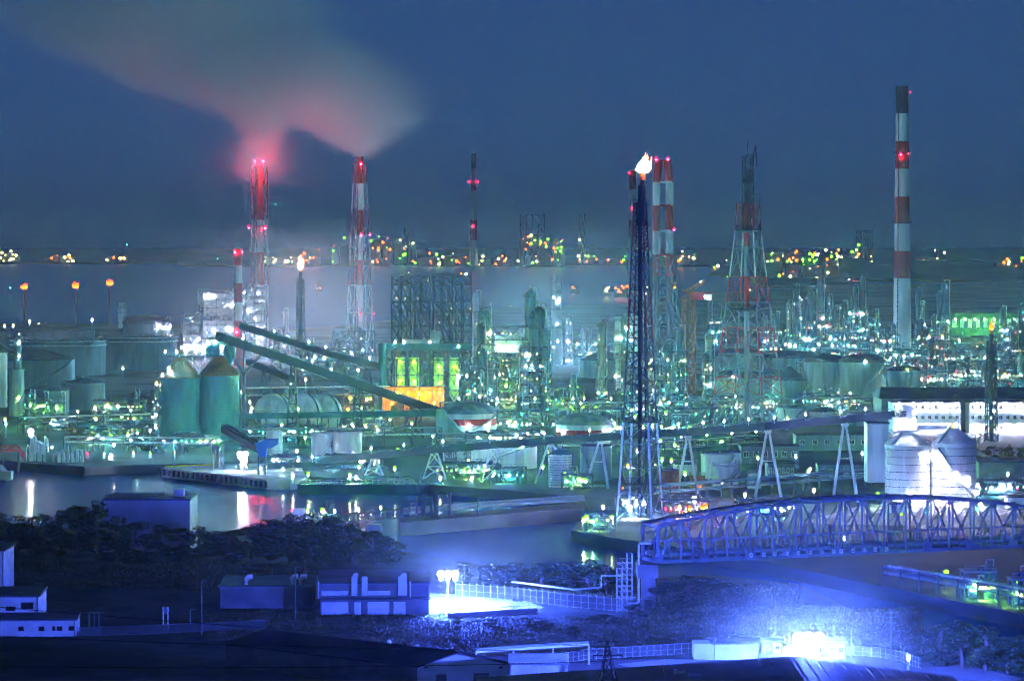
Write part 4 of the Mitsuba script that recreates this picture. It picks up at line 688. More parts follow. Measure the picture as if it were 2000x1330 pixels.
chimney('short thick red and white striped chimney before the white lit plant', 465, 692, 487, 18, 16, [(660, WP), (626, RP), (590, WP), (553, RP), (518, WP), (487, RP)][1:] if False else [(626, RP), (590, WP), (553, RP), (518, WP), (487, RP)], [(-5, 491, 'red', .6), (9, 491, 'red', .35), (-2, 645, 'red', .8)], (500,), Y=1680)
chimney('faint distant striped chimney standing among the far steelworks lights', 925, 520, 300, 16, 9, [(470, WP), (430, RP), (400, WP), (355, RP), (330, WP), (300, 'concrete')], [(-9, 355, 'dotred', 3.4), (8, 355, 'dotred', 3.4), (-1, 442, 'dotred', 3.6)], Y=8400)
chimney('pale faint striped chimney half hidden behind the big flare', 1235, 560, 334, 15, 14, [(465, WP), (430, RP), (370, WP), (334, RP)], [(-7, 338, 'dotred', 1.2), (0, 407, 'dotred', 1.3)], Y=3600)
# twin flue stack on a lattice base
Yt = 1760.0; t = thing('twin_chimney', 'twin flue red and white stack on a wide lattice base behind the big flare', 'chimney'); xt = (1295 - 1000) * sc(Yt); S = sc(Yt)
for e in (-1, 1):
    lean = lambda z: xt + e * (13 - 5 * max(0, (z - ht(356, Yt)) / (ht(312, Yt) - ht(356, Yt)))) * S
    rows = [(700, 'steel'), (497, RP), (451, WP), (401, RP), (356, WP), (312, RP)]
    for (r0, _), (r1, m) in zip([(700, 0)] + rows[:0] + [(540, 0), (497, 0), (451, 0), (401, 0), (356, 0)], [(540, 'steel'), (497, RP), (451, WP), (401, RP), (356, WP), (312, RP)]):
        z0, z1 = max(0, ht(r0, Yt)), ht(r1, Yt); part(t, 'flue', MB().tube([(lean(z0), Yt + e * 1.5, z0), (lean(z1), Yt + e * 1.5, z1)], 2.1, 16), m, 35)
for r0, m in ((497, RP), (451, WP), (401, RP), (356, WP)): part(t, 'tie_beam', MB().bar((xt - 17 * S, Yt - 2, ht(r0, Yt)), (xt + 17 * S, Yt - 2, ht(r0, Yt)), 1.2), m)
for r0, r1, m in ((497, 451, WP), (451, 401, RP), (401, 356, WP)): part(t, 'stay', MB().bar((xt + 4 * S, Yt - 2.5, ht(r1, Yt)), (xt + 16 * S, Yt - 2.5, ht(r0, Yt)), .8), m)
legs, br = [MB() for _ in range(4)], MB(); lattice(legs, br, xt, Yt, [0, ht(640, Yt), ht(610, Yt), ht(580, Yt), ht(553, Yt), ht(528, Yt), ht(503, Yt)], lambda z: (38 - 16 * z / ht(503, Yt)) * S * .8, .45, .8, .42); legs_parts(t, legs, 'steel'); part(t, 'bracing', br, 'steel')
for dx, row, r, kd in ((-14, 310, .62, 'red'), (9, 310, .55, 'red'), (21, 447, .5, 'red')): lamp(t, kd, (xt + dx * S, Yt - 3.5, ht(row, Yt)), r)
part(t, 'lamp_bracket', MB().bar((xt + 14 * S, Yt - 3, ht(449, Yt)), (xt + 21 * S, Yt - 3.2, ht(449, Yt)), .3).bar((xt - 14 * S, Yt - 3.2, ht(313, Yt)), (xt + 10 * S, Yt - 3.2, ht(313, Yt)), .35), RP)
# concrete chimney
Yc = gy(712); t = thing('concrete_chimney', 'tapered grey concrete chimney with lit platforms and a thin steam trail', 'chimney'); x = 87 * sc(Yc); S = sc(Yc)
part(t, 'shaft', MB().lathe(x, Yc, [(12.5 * S, 0), (8.5 * S, ht(560, Yc)), (7.5 * S, ht(547, Yc)), (.01, ht(547, Yc))], 24), 'concrete', 35)
part(t, 'flue_tip', MB().cyl(x - 3 * S, Yc, ht(552, Yc), ht(537, Yc), .9, .9, 10), 'steel', 35)
q = MB()
for row in (552, 572, 605, 640): z = ht(row, Yc); q.lathe(x, Yc, [(6 * S, z), (11.5 * S, z), (11.5 * S, z + .2), (6 * S, z + .2)], 18); railing(q, ring_pts(x, Yc, z, 11.4 * S, 12), closed=True, w=.1)
part(t, 'platform', q, 'steel')
for dx, row, r in ((5, 583, .75), (-6, 579, .4), (1, 630, .6), (2, 664, .6), (-7, 676, .35)): lamp(t, 'cool', (x + dx * S, Yc - 12 * S, ht(row, Yc)), r)

# ================================================================ flares
def flame(parent, x, y, z, w, h, seed, kind='flame'):
    rng = np.random.default_rng(seed); m = MB(); m.lathe(x, y, [(w * .22, z), (w * .40, z + h * .16), (w * .40, z + h * .36), (w * .24, z + h * .55), (.02, z + h * .68)], 14)
    for i in range(26):
        a = i * 2.4 + rng.uniform(-.5, .5); r = w * rng.uniform(.08, .44); hh = h * rng.uniform(.45, 1.05) * (1.15 - .7 * r / w); c, s_ = math.cos(a), math.sin(a); dr = w * rng.uniform(-.05, .22); b = rng.uniform(-.08, .08, 3) * w
        m.tube([(x + r * c * .5, y + r * s_ * .5, z + h * .06), (x + r * c * 1.05 + b[0], y + r * s_, z + hh * .42), (x + r * c * .95 + dr * .5 + b[1], y + r * s_, z + hh * .72), (x + r * c * .8 + dr + b[2], y + r * s_, z + hh)], w * rng.uniform(.06, .12), 6, .015)
    v, f = m.get(); u = np.clip((v[:, 2] - z) / h, 0, 1)[:, None]; lo, mid, hi = [np.array(k) for k in {'flame': ((60, 34, 16), (46, 17, 6), (5, .9, .25)), 'pale': ((60, 30, 10), (46, 14, 3), (4, .7, .1)), 'small': ((12, 1.0, .05), (8, .5, .02), (3, .16, .01))}[kind]]
    col = np.where(u < .45, lo + (mid - lo) * u / .45, mid + (hi - mid) * np.clip((u - .45) / .5, 0, 1)) * GAIN
    scene[numbered(parent + '__flame')] = mikit.ply((v, f), None, False, color=col, emitter={'type': 'area', 'radiance': {'type': 'mesh_attribute', 'name': 'vertex_color'}, 'sampling_weight': 12.0})
Yf = 760.0; S = sc(Yf); t = thing('flare_tower', 'big dark lattice flare tower with a burning flame, nearest tall tower', 'flare tower'); xf = (1250 - 1000) * S
zs = [0] + [ht(r_, Yf) for r_ in (962, 912, 866, 824, 786, 750, 718, 688, 660, 634, 610, 588, 566, 546, 527, 509, 492, 476, 461, 447, 434, 421, 408, 396)]; zt = zs[-1]
hwf = lambda z: (36 - 26.5 * (z / zt) ** .8) * S
for i0, i1, m in ((0, 4, 'white_steel'), (4, 9, 'steel'), (9, 13, RP), (13, 17, 'steel'), (17, 21, RP), (21, 24, 'dark_steel')):
    legs, br = [MB() for _ in range(4)], MB(); lattice(legs, br, xf, Yf, zs[i0:i1 + 1], hwf, .42, .36 if i0 else .48, .17, x=False); legs_parts(t, legs, m); part(t, 'bracing', br, 'dark_steel' if i0 else 'grey_steel')
part(t, 'flare_stack', MB().tube([(xf, Yf, 0), (xf, Yf, zt), (xf + .6, Yf, ht(352, Yf))], .52, 14), 'dark_steel', 35)
part(t, 'shroud', MB().cyl(xf + .4, Yf, ht(440, Yf), ht(362, Yf), 1.15, .85, 16), 'dark_steel', 35)
part(t, 'flare_tip', MB().cyl(xf + .6, Yf, ht(352, Yf), ht(338, Yf), .75, .62, 14), 'rust', 35)
for dx in (1.5,): part(t, 'riser_pipe', MB().tube([(xf + dx, Yf - 1, 0), (xf + dx * .75, Yf - .8, ht(600, Yf)), (xf + dx * .5, Yf - .6, ht(420, Yf))], .17, 7), 'dark_steel', 40)
for row in (945, 824, 566, 400, 440):
    z = ht(row, Yf); r = hwf(z) + .5; q = MB().box((xf, Yf, z), (2 * r, 2 * r, .14), .42); c = [(xf + r * 1.414 * math.cos(.42 + .785 + k * 1.571), Yf + r * 1.414 * math.sin(.42 + .785 + k * 1.571), z) for k in range(4)]; railing(q, c, closed=True, w=.08); part(t, 'platform', q, 'dark_steel')
q = MB()
for i in range(46): z = 2 + i * 1.5; e = 1 if i % 2 else -1; q.bar((xf + 2.4 - z * .018 - e * .4, Yf - .5, z), (xf + 2.4 - z * .018 + e * .4, Yf - .5, z + 1.5), .14, .08)
part(t, 'stairs', q, 'steel'); flame(t, xf + .9, Yf, ht(338, Yf), 4.0, (338 - 298) * S, 3)
for dx, z, kd, r in ((-4.2, ht(950, Yf), 'dotorange', .22), (-2.5, 2.5, 'violet', .55), (-1.0, 3.5, 'white', .3), (3.4, ht(905, Yf), 'dotwhite', .2), (-3, ht(907, Yf), 'warm', .3), (1.5, ht(560, Yf), 'dotwhite', .16), (1.2, ht(573, Yf), 'dotwhite', .16), (2.0, ht(708, Yf), 'dotwhite', .2)): lamp(t, kd, (xf + dx, Yf - 4.5, z), r)
# derrick flare
Yd = gy(842); S = sc(Yd); t = thing('derrick_tower', 'tall four legged derrick with red and white legs and two round platforms right of centre', 'derrick'); xd = (1461 - 1000) * S
hwd = lambda z: np.interp(z, [0, ht(603, Yd), ht(450, Yd), ht(398, Yd)], [58, 33, 19, 17]) * S
for r0, r1, m in ((842, 770, 'grey_steel'), (770, 735, RP), (735, 690, 'grey_steel'), (690, 640, RP), (640, 590, 'grey_steel'), (590, 540, RP), (540, 450, WP), (450, 398, RP)):
    legs, br = [MB() for _ in range(4)], MB(); z0, z1 = max(0, ht(r0, Yd)), ht(r1, Yd); lattice(legs, br, xd, Yd, [z0, z1], hwd, .3, .42, .17); legs_parts(t, legs, m); part(t, 'bracing', br, m if m == RP else 'grey_steel')
for r0, r1, m in ((842, 690, 'grey_steel'), (690, 600, 'grey_steel'), (600, 540, RP), (540, 480, 'grey_steel'), (480, 400, RP), (400, 330, 'steel')): z0, z1 = max(0, ht(r0, Yd)), ht(r1, Yd); part(t, 'riser', MB().cyl(xd - .4, Yd, z0, z1, .9, .9, 12), m, 35)
for row, r in ((603, 40), (450, 26), (354, 11)):
    z = ht(row, Yd); q = MB().lathe(xd, Yd, [(.5, z - .9), (r * S, z - .5), (r * S, z + .4), (.5, z + .2)], 16); railing(q, ring_pts(xd, Yd, z + .4, r * S, 16), closed=True, w=.1); part(t, 'platform', q, 'dark_steel')
q = MB(); lattice([q] * 4, q, xd, Yd, [ht(r_, Yd) for r_ in (450, 430, 410, 390, 372, 354, 336, 318, 305)], lambda z: 8.5 * S, .3, .22, .14); part(t, 'cage', q, 'dark_steel'); q = MB()
for row in range(400, 448, 8): q.box((xd, Yd, ht(row, Yd)), (20 * S, 16 * S, .25))
part(t, 'cage_landing', q, 'dark_steel'); part(t, 'winch_house', MB().box((xd + .3, Yd, ht(343, Yd)), (19 * S, 14 * S, 22 * S)), 'steel')
q = MB().tube([(xd + 1.2, Yd, ht(320, Yd)), (xd + 2.6, Yd, ht(285, Yd))], .25, 6).tube([(xd + 2.6, Yd, ht(285, Yd)), (xd + 3.0, Yd, ht(325, Yd))], .22, 6).bar((xd - 1, Yd, ht(302, Yd)), (xd + 2.4, Yd, ht(302, Yd)), .3).tube([(xd - .2, Yd, ht(310, Yd)), (xd - .2, Yd, ht(273, Yd))], .1, 5); part(t, 'davit', q, 'steel')
for dx in (3.0, 4.0): part(t, 'side_pipe', MB().tube([(xd + .5, Yd - 1, ht(380, Yd)), (xd + dx - .5, Yd - 1, ht(380, Yd)), (xd + dx, Yd - 1, ht(384, Yd)), (xd + dx, Yd - 1, ht(502, Yd)), (xd + dx - 3.3, Yd - 1, ht(506, Yd)), (xd + dx - 3.1, Yd - 1, ht(526, Yd)), (xd + dx + .2, Yd - 1, ht(530, Yd)), (xd + dx + .2, Yd - 1, ht(645, Yd)), (xd + dx - 3.4, Yd - 1, ht(648, Yd)), (xd + dx - 3.2, Yd - 1, ht(676, Yd)), (xd + dx + .6, Yd - 1, ht(680, Yd)), (xd + dx + .8, Yd - 1, 0)], .2, 7), 'steel', 40)
q = MB()
for i in range(6): z = i * 5.2; q.bar((xd - 3, Yd + 3, z), (xd + 5, Yd + 3, z), .3); q.bar((xd - 3, Yd - 3, z), (xd + 5, Yd - 3, z), .3)
for dx in (-3, 1, 5):
    for dy in (-3, 3): q.bar((xd + dx, Yd + dy, 0), (xd + dx, Yd + dy, 26), .35)
part(t, 'base_frame', q, 'grey_steel')
for dx, row, kd in ((-7.5, 508, 'dotwhite'), (-7.2, 540, 'dotgreen'), (.5, 566, 'dotwhite')): lamp(t, kd, (xd + dx, Yd - 2, ht(row, Yd)), .24)
def small_flare(label, px, base, row, Y, w, fh, kd, lamps=(), lat=True, mat='dark_steel', fw=None, seed=1):
    S = sc(Y); x = (px - 1000) * S; z = ht(row, Y); t = thing('flare_stack', label, 'flare')
    part(t, 'stack', MB().tube([(x, Y, 0), (x, Y, z)], w * S * .28, 10), mat, 35)
    if lat:
        legs, br = [MB() for _ in range(4)], MB(); lattice(legs, br, x, Y, list(np.linspace(0, z * .93, 14)), lambda q: w * S * .5 * (1.25 - .4 * q / z), .4, .3, .16); legs_parts(t, legs, mat); part(t, 'bracing', br, mat)
    part(t, 'tip', MB().cyl(x, Y, z, z + 1.2, w * S * .3, w * S * .24, 10), 'rust', 35); flame(t, x, Y, z + 1.2, (fw or w * .8) * S, fh * S, seed, kd)
    for dx, r_, k, rr in lamps: lamp(t, k, (x + dx * S, Y - w * S, ht(r_, Y)), rr)
small_flare('slim lattice flare stack with a pale flame between the two steaming chimneys', 587, 740, 531, 1640, 12, 30, 'pale', fw=12, seed=4)
small_flare('leftmost of the three thin far flare poles, small orange flame', 48, 634, 567, 2500, 5, 13, 'small', lat=False, fw=15, mat='rust', seed=5)
small_flare('middle one of the three thin far flare poles, its flame blown sideways', 148, 634, 566, 2500, 5, 15, 'small', lat=False, fw=15, mat='rust', seed=6)
small_flare('rightmost of the three thin far flare poles, highest of them', 214, 634, 560, 2500, 5, 13, 'small', lat=False, fw=15, mat='rust', seed=7)
small_flare('dark flare stack with a small red flame at the far right', 1936, 862, 652, gy(862), 17, 16, 'small', [(2, 800, 'cool', .35), (3, 786, 'dotcool', .3), (-3, 815, 'dotcool', .3)], fw=9, seed=8)

# ================================================================ lattice cooling frames over the green lit vessels
def frame(mb, x0, x1, y0, y1, zs, nx, ny, w=.3, b=.16, brace=True):
    X, Yv = np.linspace(x0, x1, nx), np.linspace(y0, y1, ny)
    for a in X:
        for c in Yv: mb.bar((a, c, zs[0]), (a, c, zs[-1]), w)
    for z in zs[1:]:
        for c in Yv: mb.bar((x0, c, z), (x1, c, z), w * .9)
        for a in X: mb.bar((a, y0, z), (a, y1, z), w * .8)
    if brace:
        for z0, z1 in zip(zs[:-1], zs[1:]):
            for c in (Yv[0], Yv[-1]):
                for i in range(nx - 1):
                    mb.bar((X[i], c, z0), (X[i + 1], c, z1), b); mb.bar((X[i + 1], c, z0), (X[i], c, z1), b)
Yl = 1290.0; S = sc(Yl)
for j, (a, b) in enumerate(((764, 839), (846, 920))):
    x0, x1 = (a - 1000) * S, (b - 1000) * S; t = thing('lattice_tower', ['tall open steel lattice frame above the green lit vessels, left one', 'tall open steel lattice frame above the green lit vessels, right one'][j], 'lattice frame', 'twin open lattice frames above the green lit vessels')
    zs = [ht(r_, Yl) for r_ in (800, 690, 670, 637, 610, 590, 556, 540)]; zs[0] = 0
    for c in (0, 1): q = MB(); frame(q, x0, x1, Yl + c * 7, Yl + c * 7 + 3, zs, 5, 2, .26, .11); part(t, 'frame_bay', q, 'dark_steel')
    for row in (690, 637, 610, 556, 540): q = MB().box(((x0 + x1) / 2, Yl + 5, ht(row, Yl)), (x1 - x0 + .6, 10.4, .22)); railing(q, [(x0, Yl - .2, ht(row, Yl)), (x1, Yl - .2, ht(row, Yl))], w=.08); part(t, 'walkway', q, 'dark_steel')
    for k in range(4): xx = x0 + (x1 - x0) * (.2 + .2 * k); part(t, 'riser', MB().tube([(xx, Yl + 3, 8), (xx, Yl + 3, zs[-1] - R.uniform(.5, 9))], .26, 8), 'steel', 40)
    for k in range(9): lamp(t, 'dotwhite', (R.uniform(x0, x1), Yl - .4, R.choice(zs[1:]) + 1.6), .24)
lamp(t, 'dotcool', (x1 - 2, Yl - .5, zs[-1] + 1), .5); lamp(t, 'dotorange', (x1 - 4, Yl - .5, zs[-1] + 1.2), .4)
t = thing('reactor_frame', 'green lit vessel frame with a bright upper deck below the lattice frames', 'process frame'); x0, x1 = (757 - 1000) * S, (918 - 1000) * S; Yv = Yl - 16
q = MB(); frame(q, x0, x1, Yv, Yv + 9, [0, 6, 12, 18, ht(684, Yv)], 9, 2, .4, .2); part(t, 'frame', q, 'steel')
zt = ht(684, Yv); part(t, 'top_deck', MB().box(((x0 + x1) / 2, Yv + 4.5, zt + .2), (x1 - x0 + 1.5, 11, .4)), 'steel'); part(t, 'parapet', MB().box(((x0 + x1) / 2, Yv - 1.0, zt + 1.6), (x1 - x0 + 1, .15, 2.2)), 'tank_green')
part(t, 'fan_house', MB().prism([((788 - 1000) * S, Yv + 1), ((860 - 1000) * S, Yv + 1), ((860 - 1000) * S, Yv + 8), ((788 - 1000) * S, Yv + 8)], zt + .4, zt + 4.2).prism([((842 - 1000) * S, Yv + 2), ((862 - 1000) * S, Yv + 2), ((862 - 1000) * S, Yv + 7), ((842 - 1000) * S, Yv + 7)], zt + 4.2, zt + 7.5), 'wall_dark')
for px in (783, 811, 858, 888): part(t, 'vessel', MB().cyl((px - 1000) * S, Yv + 5, 4, zt - 3, 1.9, 1.9, 18), 'vessel_glow_tint', 35); part(t, 'vessel_cone', MB().lathe((px - 1000) * S, Yv + 5, [(.4, 1.5), (1.9, 4)], 18), W, 35)  # lime glow is also put into the vessel colour
for px, z in ((783, zt - 4), (811, zt - 4), (858, zt - 6), (888, zt - 6), (783, 10), (811, 10), (858, 9)): lamp(t, 'lime', ((px - 1000) * S, Yv + 1.6, z), .42)
for px in (775, 792, 842, 897): lamp(t, 'white', ((px - 1000) * S, Yv - 1.8, zt + 3.6 if px < 890 else zt + 2), .34)
for k in range(4): lamp(t, 'dotwhite', (R.uniform(x0, x1), Yv - .5, R.uniform(2, zt)), .24)
lamp(t, 'white', ((897 - 1000) * S, Yv - 1, 12), .5); lamp(t, 'white', ((913 - 1000) * S, Yv - 1, 12), .42)
t = thing('vessel', 'tall dark green vessel with a dome just left of the green lit frame', 'vessel'); x = (750 - 1000) * S; part(t, 'shell', MB().lathe(x, Yv - 1, [(1.6, 0), (1.6, ht(674, Yv)), (1.0, ht(669, Yv)), (.01, ht(667, Yv))], 16), 'tank_green', 35); q = MB(); railing(q, ring_pts(x, Yv - 1, ht(676, Yv), 2.0, 10), closed=True); part(t, 'railing', q, 'steel')
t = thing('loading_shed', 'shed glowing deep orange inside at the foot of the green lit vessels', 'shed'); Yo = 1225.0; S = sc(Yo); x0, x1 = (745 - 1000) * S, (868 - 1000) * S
part(t, 'back_wall', MB().box(((x0 + x1) / 2, Yo + 9, 4.6), (x1 - x0, .3, 9.2)), 'shed_glow_tint'); part(t, 'roof', MB().box(((x0 + x1) / 2 + 1, Yo + 6.8, 9.5), (x1 - x0 - 4, 5, .3)), 'roof_dark'); part(t, 'floor', MB().box(((x0 + x1) / 2, Yo + 3, .06), (x1 - x0, 12, .12)), 'yard')  # orange lamp glow put into the back wall colour
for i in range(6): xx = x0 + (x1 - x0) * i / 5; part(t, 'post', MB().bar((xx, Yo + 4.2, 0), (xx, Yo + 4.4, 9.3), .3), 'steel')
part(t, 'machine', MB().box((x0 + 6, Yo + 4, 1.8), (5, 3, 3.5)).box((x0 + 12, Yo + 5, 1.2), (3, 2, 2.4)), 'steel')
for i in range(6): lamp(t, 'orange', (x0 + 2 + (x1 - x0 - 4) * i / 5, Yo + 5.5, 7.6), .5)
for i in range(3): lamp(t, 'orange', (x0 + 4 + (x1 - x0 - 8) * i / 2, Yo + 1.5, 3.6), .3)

# ================================================================ process units
def unit(label, px, base, w, top, seed, cols=3, keys=('white', 'white', 'teal'), nk=4, nd=12, dots=('dotwhite',), frac=.72, mat='steel', name='process_unit', D=None, clad=None, lr=.34, dr=.24, cat='process unit', floor=4.6):
    rr = random.Random(seed); Y0 = gy(base); S = sc(Y0); Wd = w * S; D = D or min(max(Wd * .55, 5), 15); Y = Y0 + .3; x = (px - 1000) * S; Ht = ht(top, Y0); hf = max(4.0, Ht * frac); nl = max(1, int(hf / floor)); zs = list(np.linspace(0, hf, nl + 1)); nx = max(2, int(Wd / 5) + 1)
    t = thing(name, label, cat); x0, x1 = x - Wd / 2, x + Wd / 2
    sw = max(.22, .9 * S * 1.0)
    q = MB(); frame(q, x0, x1, Y, Y + D, zs, nx, 2 if D < 9 else 3, sw, sw * .5, brace=rr.random() < .8); part(t, 'frame', q, mat)
    for z in zs[1:]:
        a, b = (x0, x1) if rr.random() < .6 else ((x0, x0 + Wd * rr.uniform(.5, .9)) if rr.random() < .5 else (x1 - Wd * rr.uniform(.5, .9), x1)); part(t, 'deck', MB().box(((a + b) / 2, Y + D / 2, z + .15), (b - a + .6, D + .8, .2)), mat)
        q = MB(); railing(q, [(a, Y - .35, z + .25), (b, Y - .35, z + .25)], w=.08); part(t, 'railing', q, 'grey_steel')
    for i in range(cols):
        cx = x0 + Wd * (i + rr.uniform(.25, .75)) / cols; cy = Y + D * rr.uniform(.3, 1.1); r = rr.uniform(.028, .06) * min(Ht, 40) * .9 + .3; zt = Ht * (1 if i == seed % max(cols, 1) else rr.uniform(.55, .95)); m = rr.choice(['tank_grey', 'tank_dark', 'grey_steel', 'steel', 'tank_dark'])
        part(t, 'column', MB().lathe(cx, cy, [(r, 0), (r, zt - r), (r * .8, zt - r * .4), (r * .3, zt), (.01, zt)], 14), m, 40)
        q = MB()
        for k in range(max(1, int(zt / 9))): z = zt - r - 1 - k * 8.5; q.lathe(cx, cy, [(r, z), (r + 1, z), (r + 1, z + .15), (r, z + .15)], 12); railing(q, ring_pts(cx, cy, z, r + .95, 9), closed=True, w=.08)
        q.bar((cx + r + .2, cy - .3, 0), (cx + r + .2, cy - .3, zt - r), .3, .2); part(t, 'column_platform', q, 'steel')
        part(t, 'overhead_pipe', MB().tube([(cx, cy, zt), (cx, cy, zt + .9), (cx + r + .7, cy - .4, zt + .9), (cx + r + .8, cy - .4, zt * rr.uniform(.2, .6)), (cx + rr.choice((-1, 1)) * Wd * .3, cy - .8, zt * .2)], max(.18, r * .22), 7), 'pipe', 40)
    for i in range(max(1, nl)):
        z = zs[rr.randrange(0, nl)] + 1.4; r = rr.uniform(.7, 1.2); a = x0 + Wd * rr.uniform(.05, .45); b = a + Wd * rr.uniform(.25, .5)
        part(t, 'drum', MB().tube([(a, Y + D * .4, z), (a + .3, Y + D * .4, z), (b - .3, Y + D * .4, z), (b, Y + D * .4, z)], r, 12), rr.choice(['pipe', 'tank_grey', 'tank_dark']), 40)
    for i in range(3 + nl):
        xa, xb, z, z2, y = rr.uniform(x0, x1), rr.uniform(x0, x1), rr.uniform(.6, hf), rr.uniform(.6, hf), Y + rr.uniform(-.9, D)
        part(t, 'pipe', MB().tube([(xa, y, z), ((xa + xb) / 2, y, z), ((xa + xb) / 2, y, z2), (xb, y, z2)], rr.uniform(.14, .34), 7), 'pipe', 40)
    if clad:
        for i, (u0, u1, v0, v1) in enumerate(clad): part(t, 'cladding', MB().box((x0 + Wd * (u0 + u1) / 2, Y + 2.2, Ht * (v0 + v1) / 2), (Wd * (u1 - u0), .25, Ht * (v1 - v0))), 'wall_white')
    for i in range(nk): z = zs[min(nl - 1, int(rr.random() * nl))] + rr.uniform(2.2, 3.2); lamp(t, rr.choice(keys), (rr.uniform(x0, x1), Y - (.7 if not clad else -.4), z), lr * max(1, S * 5.2) * rr.uniform(.8, 1.25))
    for i in range(int(nd * 1.35)): z = (rr.choice(zs[:-1] or [0]) + 2.4 + rr.uniform(-.25, .25)) if rr.random() < .75 else rr.uniform(1.5, Ht * .95); lamp(t, rr.choice(dots), (x0 + Wd * (rr.randrange(0, 3 * nx) + .5) / (3 * nx), Y - .6 - rr.random() * .3, z), dr * max(1, S * 4.6) * rr.uniform(.6, 1.25))
    return t, x, Y, D, Wd, Ht
V, Cc = ('violet', 'cool', 'cool'), ('cool', 'white')
# white lit plant at the left
unit('big white glaring boiler block with dark trusses left of the short striped chimney', 432, 700, 92, 566, 1, 1, ('boiler',), 12, 14, ('dotcool',), .98, 'steel', clad=((.12, .95, .62, .95), (.1, .95, .3, .55), (0, .9, .05, .28)), lr=.42)
unit('white lit open frame behind the short striped chimney', 497, 698, 44, 556, 2, 2, ('boiler',), 7, 12, ('dotcool',), .95, clad=((.1, .9, .1, .8),), lr=.36)
unit('lower white lit wing left of the glaring boiler block', 372, 704, 38, 614, 3, 1, ('boiler',), 6, 8, ('dotcool',), .95, clad=((.1, .9, .1, .85),), lr=.36)
unit('small isolated white lit tower left of the boiler block', 325, 700, 20, 622, 4, 1, ('boiler',), 5, 8, ('dotcool',), .92, clad=((.15, .85, .2, .8),))
unit('steamy grey process frame right of the framed striped chimney', 545, 705, 40, 606, 5, 2, Cc, 2, 6, ('dotcool', 'dotwhite'), .6)
unit('pale lit equipment frame below the upper conveyor', 640, 730, 120, 664, 6, 3, Cc, 4, 10, ('dotcool', 'dotwhite'), .7)
unit('misty lattice frame in the steam under the second striped chimney', 690, 715, 80, 640, 7, 2, Cc, 2, 5, ('dotcool', ), .9)
# bright refinery unit at the centre
unit('bright yellow white refinery unit with a green lamp at its top, at the centre', 990, 792, 118, 566, 11, 4, ('warm', 'white', 'warm', 'white', 'green'), 18, 34, ('dotwhite', 'dotwhite', 'dotgreen'), .68, clad=((.3, .75, .45, .6),), lr=.45)
unit('tall narrow lamp dotted tower left part of the central refinery', 948, 800, 44, 632, 12, 2, ('warm', 'teal'), 6, 14, ('dotwhite',), .75)
unit('dark clustered vessels on the right side of the central refinery', 1043, 800, 52, 598, 13, 5, ('white',), 5, 14, ('dotwhite', 'dotcool'), .6, 'dark_steel')
unit('low lamp dotted equipment yard in front of the central refinery', 1015, 842, 150, 768, 14, 3, ('white', 'teal', 'white'), 7, 26, ('dotwhite', 'dotteal', 'dotwhite'), .5)
unit('low piping block under the sloping roof right of the central refinery', 1105, 800, 70, 735, 15, 2, ('white', 'green'), 4, 14, ('dotwhite', 'dotgreen'), .6)
unit('slim dark refinery column with a looped top pipe left of the big flare', 1176, 778, 22, 626, 16, 1, ('white',), 2, 5, ('dotwhite',), .25)
unit('misty bright column behind the concrete chimney', 1113, 712, 14, 618, 17, 1, ('boiler',), 4, 8, ('dotcool',), .6)  # boiler lamps added here to light the steam
unit('tall faint columns in the haze left of the central refinery', 935, 700, 18, 570, 18, 2, ('white',), 1, 8, ('dotwhite',), .7)
unit('dark boxy boiler house with a lamp row left of the big flare tower', 1225, 770, 50, 618, 19, 1, ('white',), 5, 8, ('dotwhite',), .95, 'tank_grey', clad=((0, 1, .55, 1.0), (0.05, .5, .05, .5)))
unit('lamp lined refinery frame right behind the big flare tower', 1305, 800, 76, 640, 20, 3, ('white', 'white', 'teal'), 8, 22, ('dotwhite', 'dotteal', 'dotwhite'), .7)
unit('wide lamp studded pipe frame to the right of the big flare tower', 1330, 850, 150, 782, 21, 3, ('teal', 'white', 'green'), 8, 30, ('dotwhite', 'dotteal', 'dotgreen'), .75)
unit('lamp lined low frame left of the big flare tower behind the red banded tank', 1165, 850, 100, 778, 22, 2, ('white', 'white', 'green'), 9, 30, ('dotwhite', 'dotgreen', 'dotwhite'), .7)
unit('narrow frame between the derrick and the twin flue stack', 1383, 790, 20, 650, 23, 2, ('white',), 2, 6, ('dotwhite',), .6)
unit('lamp row frame below the wide tanks at the derrick foot', 1450, 806, 130, 770, 24, 1, ('white', 'white', 'teal'), 9, 30, ('dotwhite',), .85)
# right hand refinery field
LB = [('first slim column group right of the derrick', 1548, 700, 34, 590), ('dark column pair with red dots right of the derrick', 1578, 690, 30, 566), ('lamp dotted tower in the middle of the right refinery field', 1612, 680, 34, 542), ('tall twin pale columns left of the very tall chimney', 1676, 668, 40, 538), ('bright lamp cluster at the foot of the twin pale columns', 1650, 700, 70, 632), ('brightest lamp cluster just left of the very tall chimney', 1728, 712, 60, 632), ('slim column right beside the very tall chimney', 1798, 690, 16, 564), ('tall dark column inside a square frame right of the very tall chimney', 1842, 688, 26, 550), ('lamp cluster right of the very tall chimney foot', 1822, 712, 60, 618), ('wide lamp studded unit in front of the very tall chimney', 1790, 745, 90, 660), ('low wide lamp row far right under the green lit roof', 1905, 735, 110, 664), ('tall dark frame at the right edge', 1990, 745, 30, 596), ('lamp studded unit left of the far right flare', 1880, 772, 100, 694), ('lamp studded unit right of the far right flare', 1972, 775, 70, 690), ('red dotted pipe cluster between the tank row and the offices', 1825, 780, 56, 706), ('small lamp lit skid in front of the domed tank row', 1640, 800, 80, 764), ('lamp lit skid left of the steep cone tank', 1500, 800, 40, 768)]
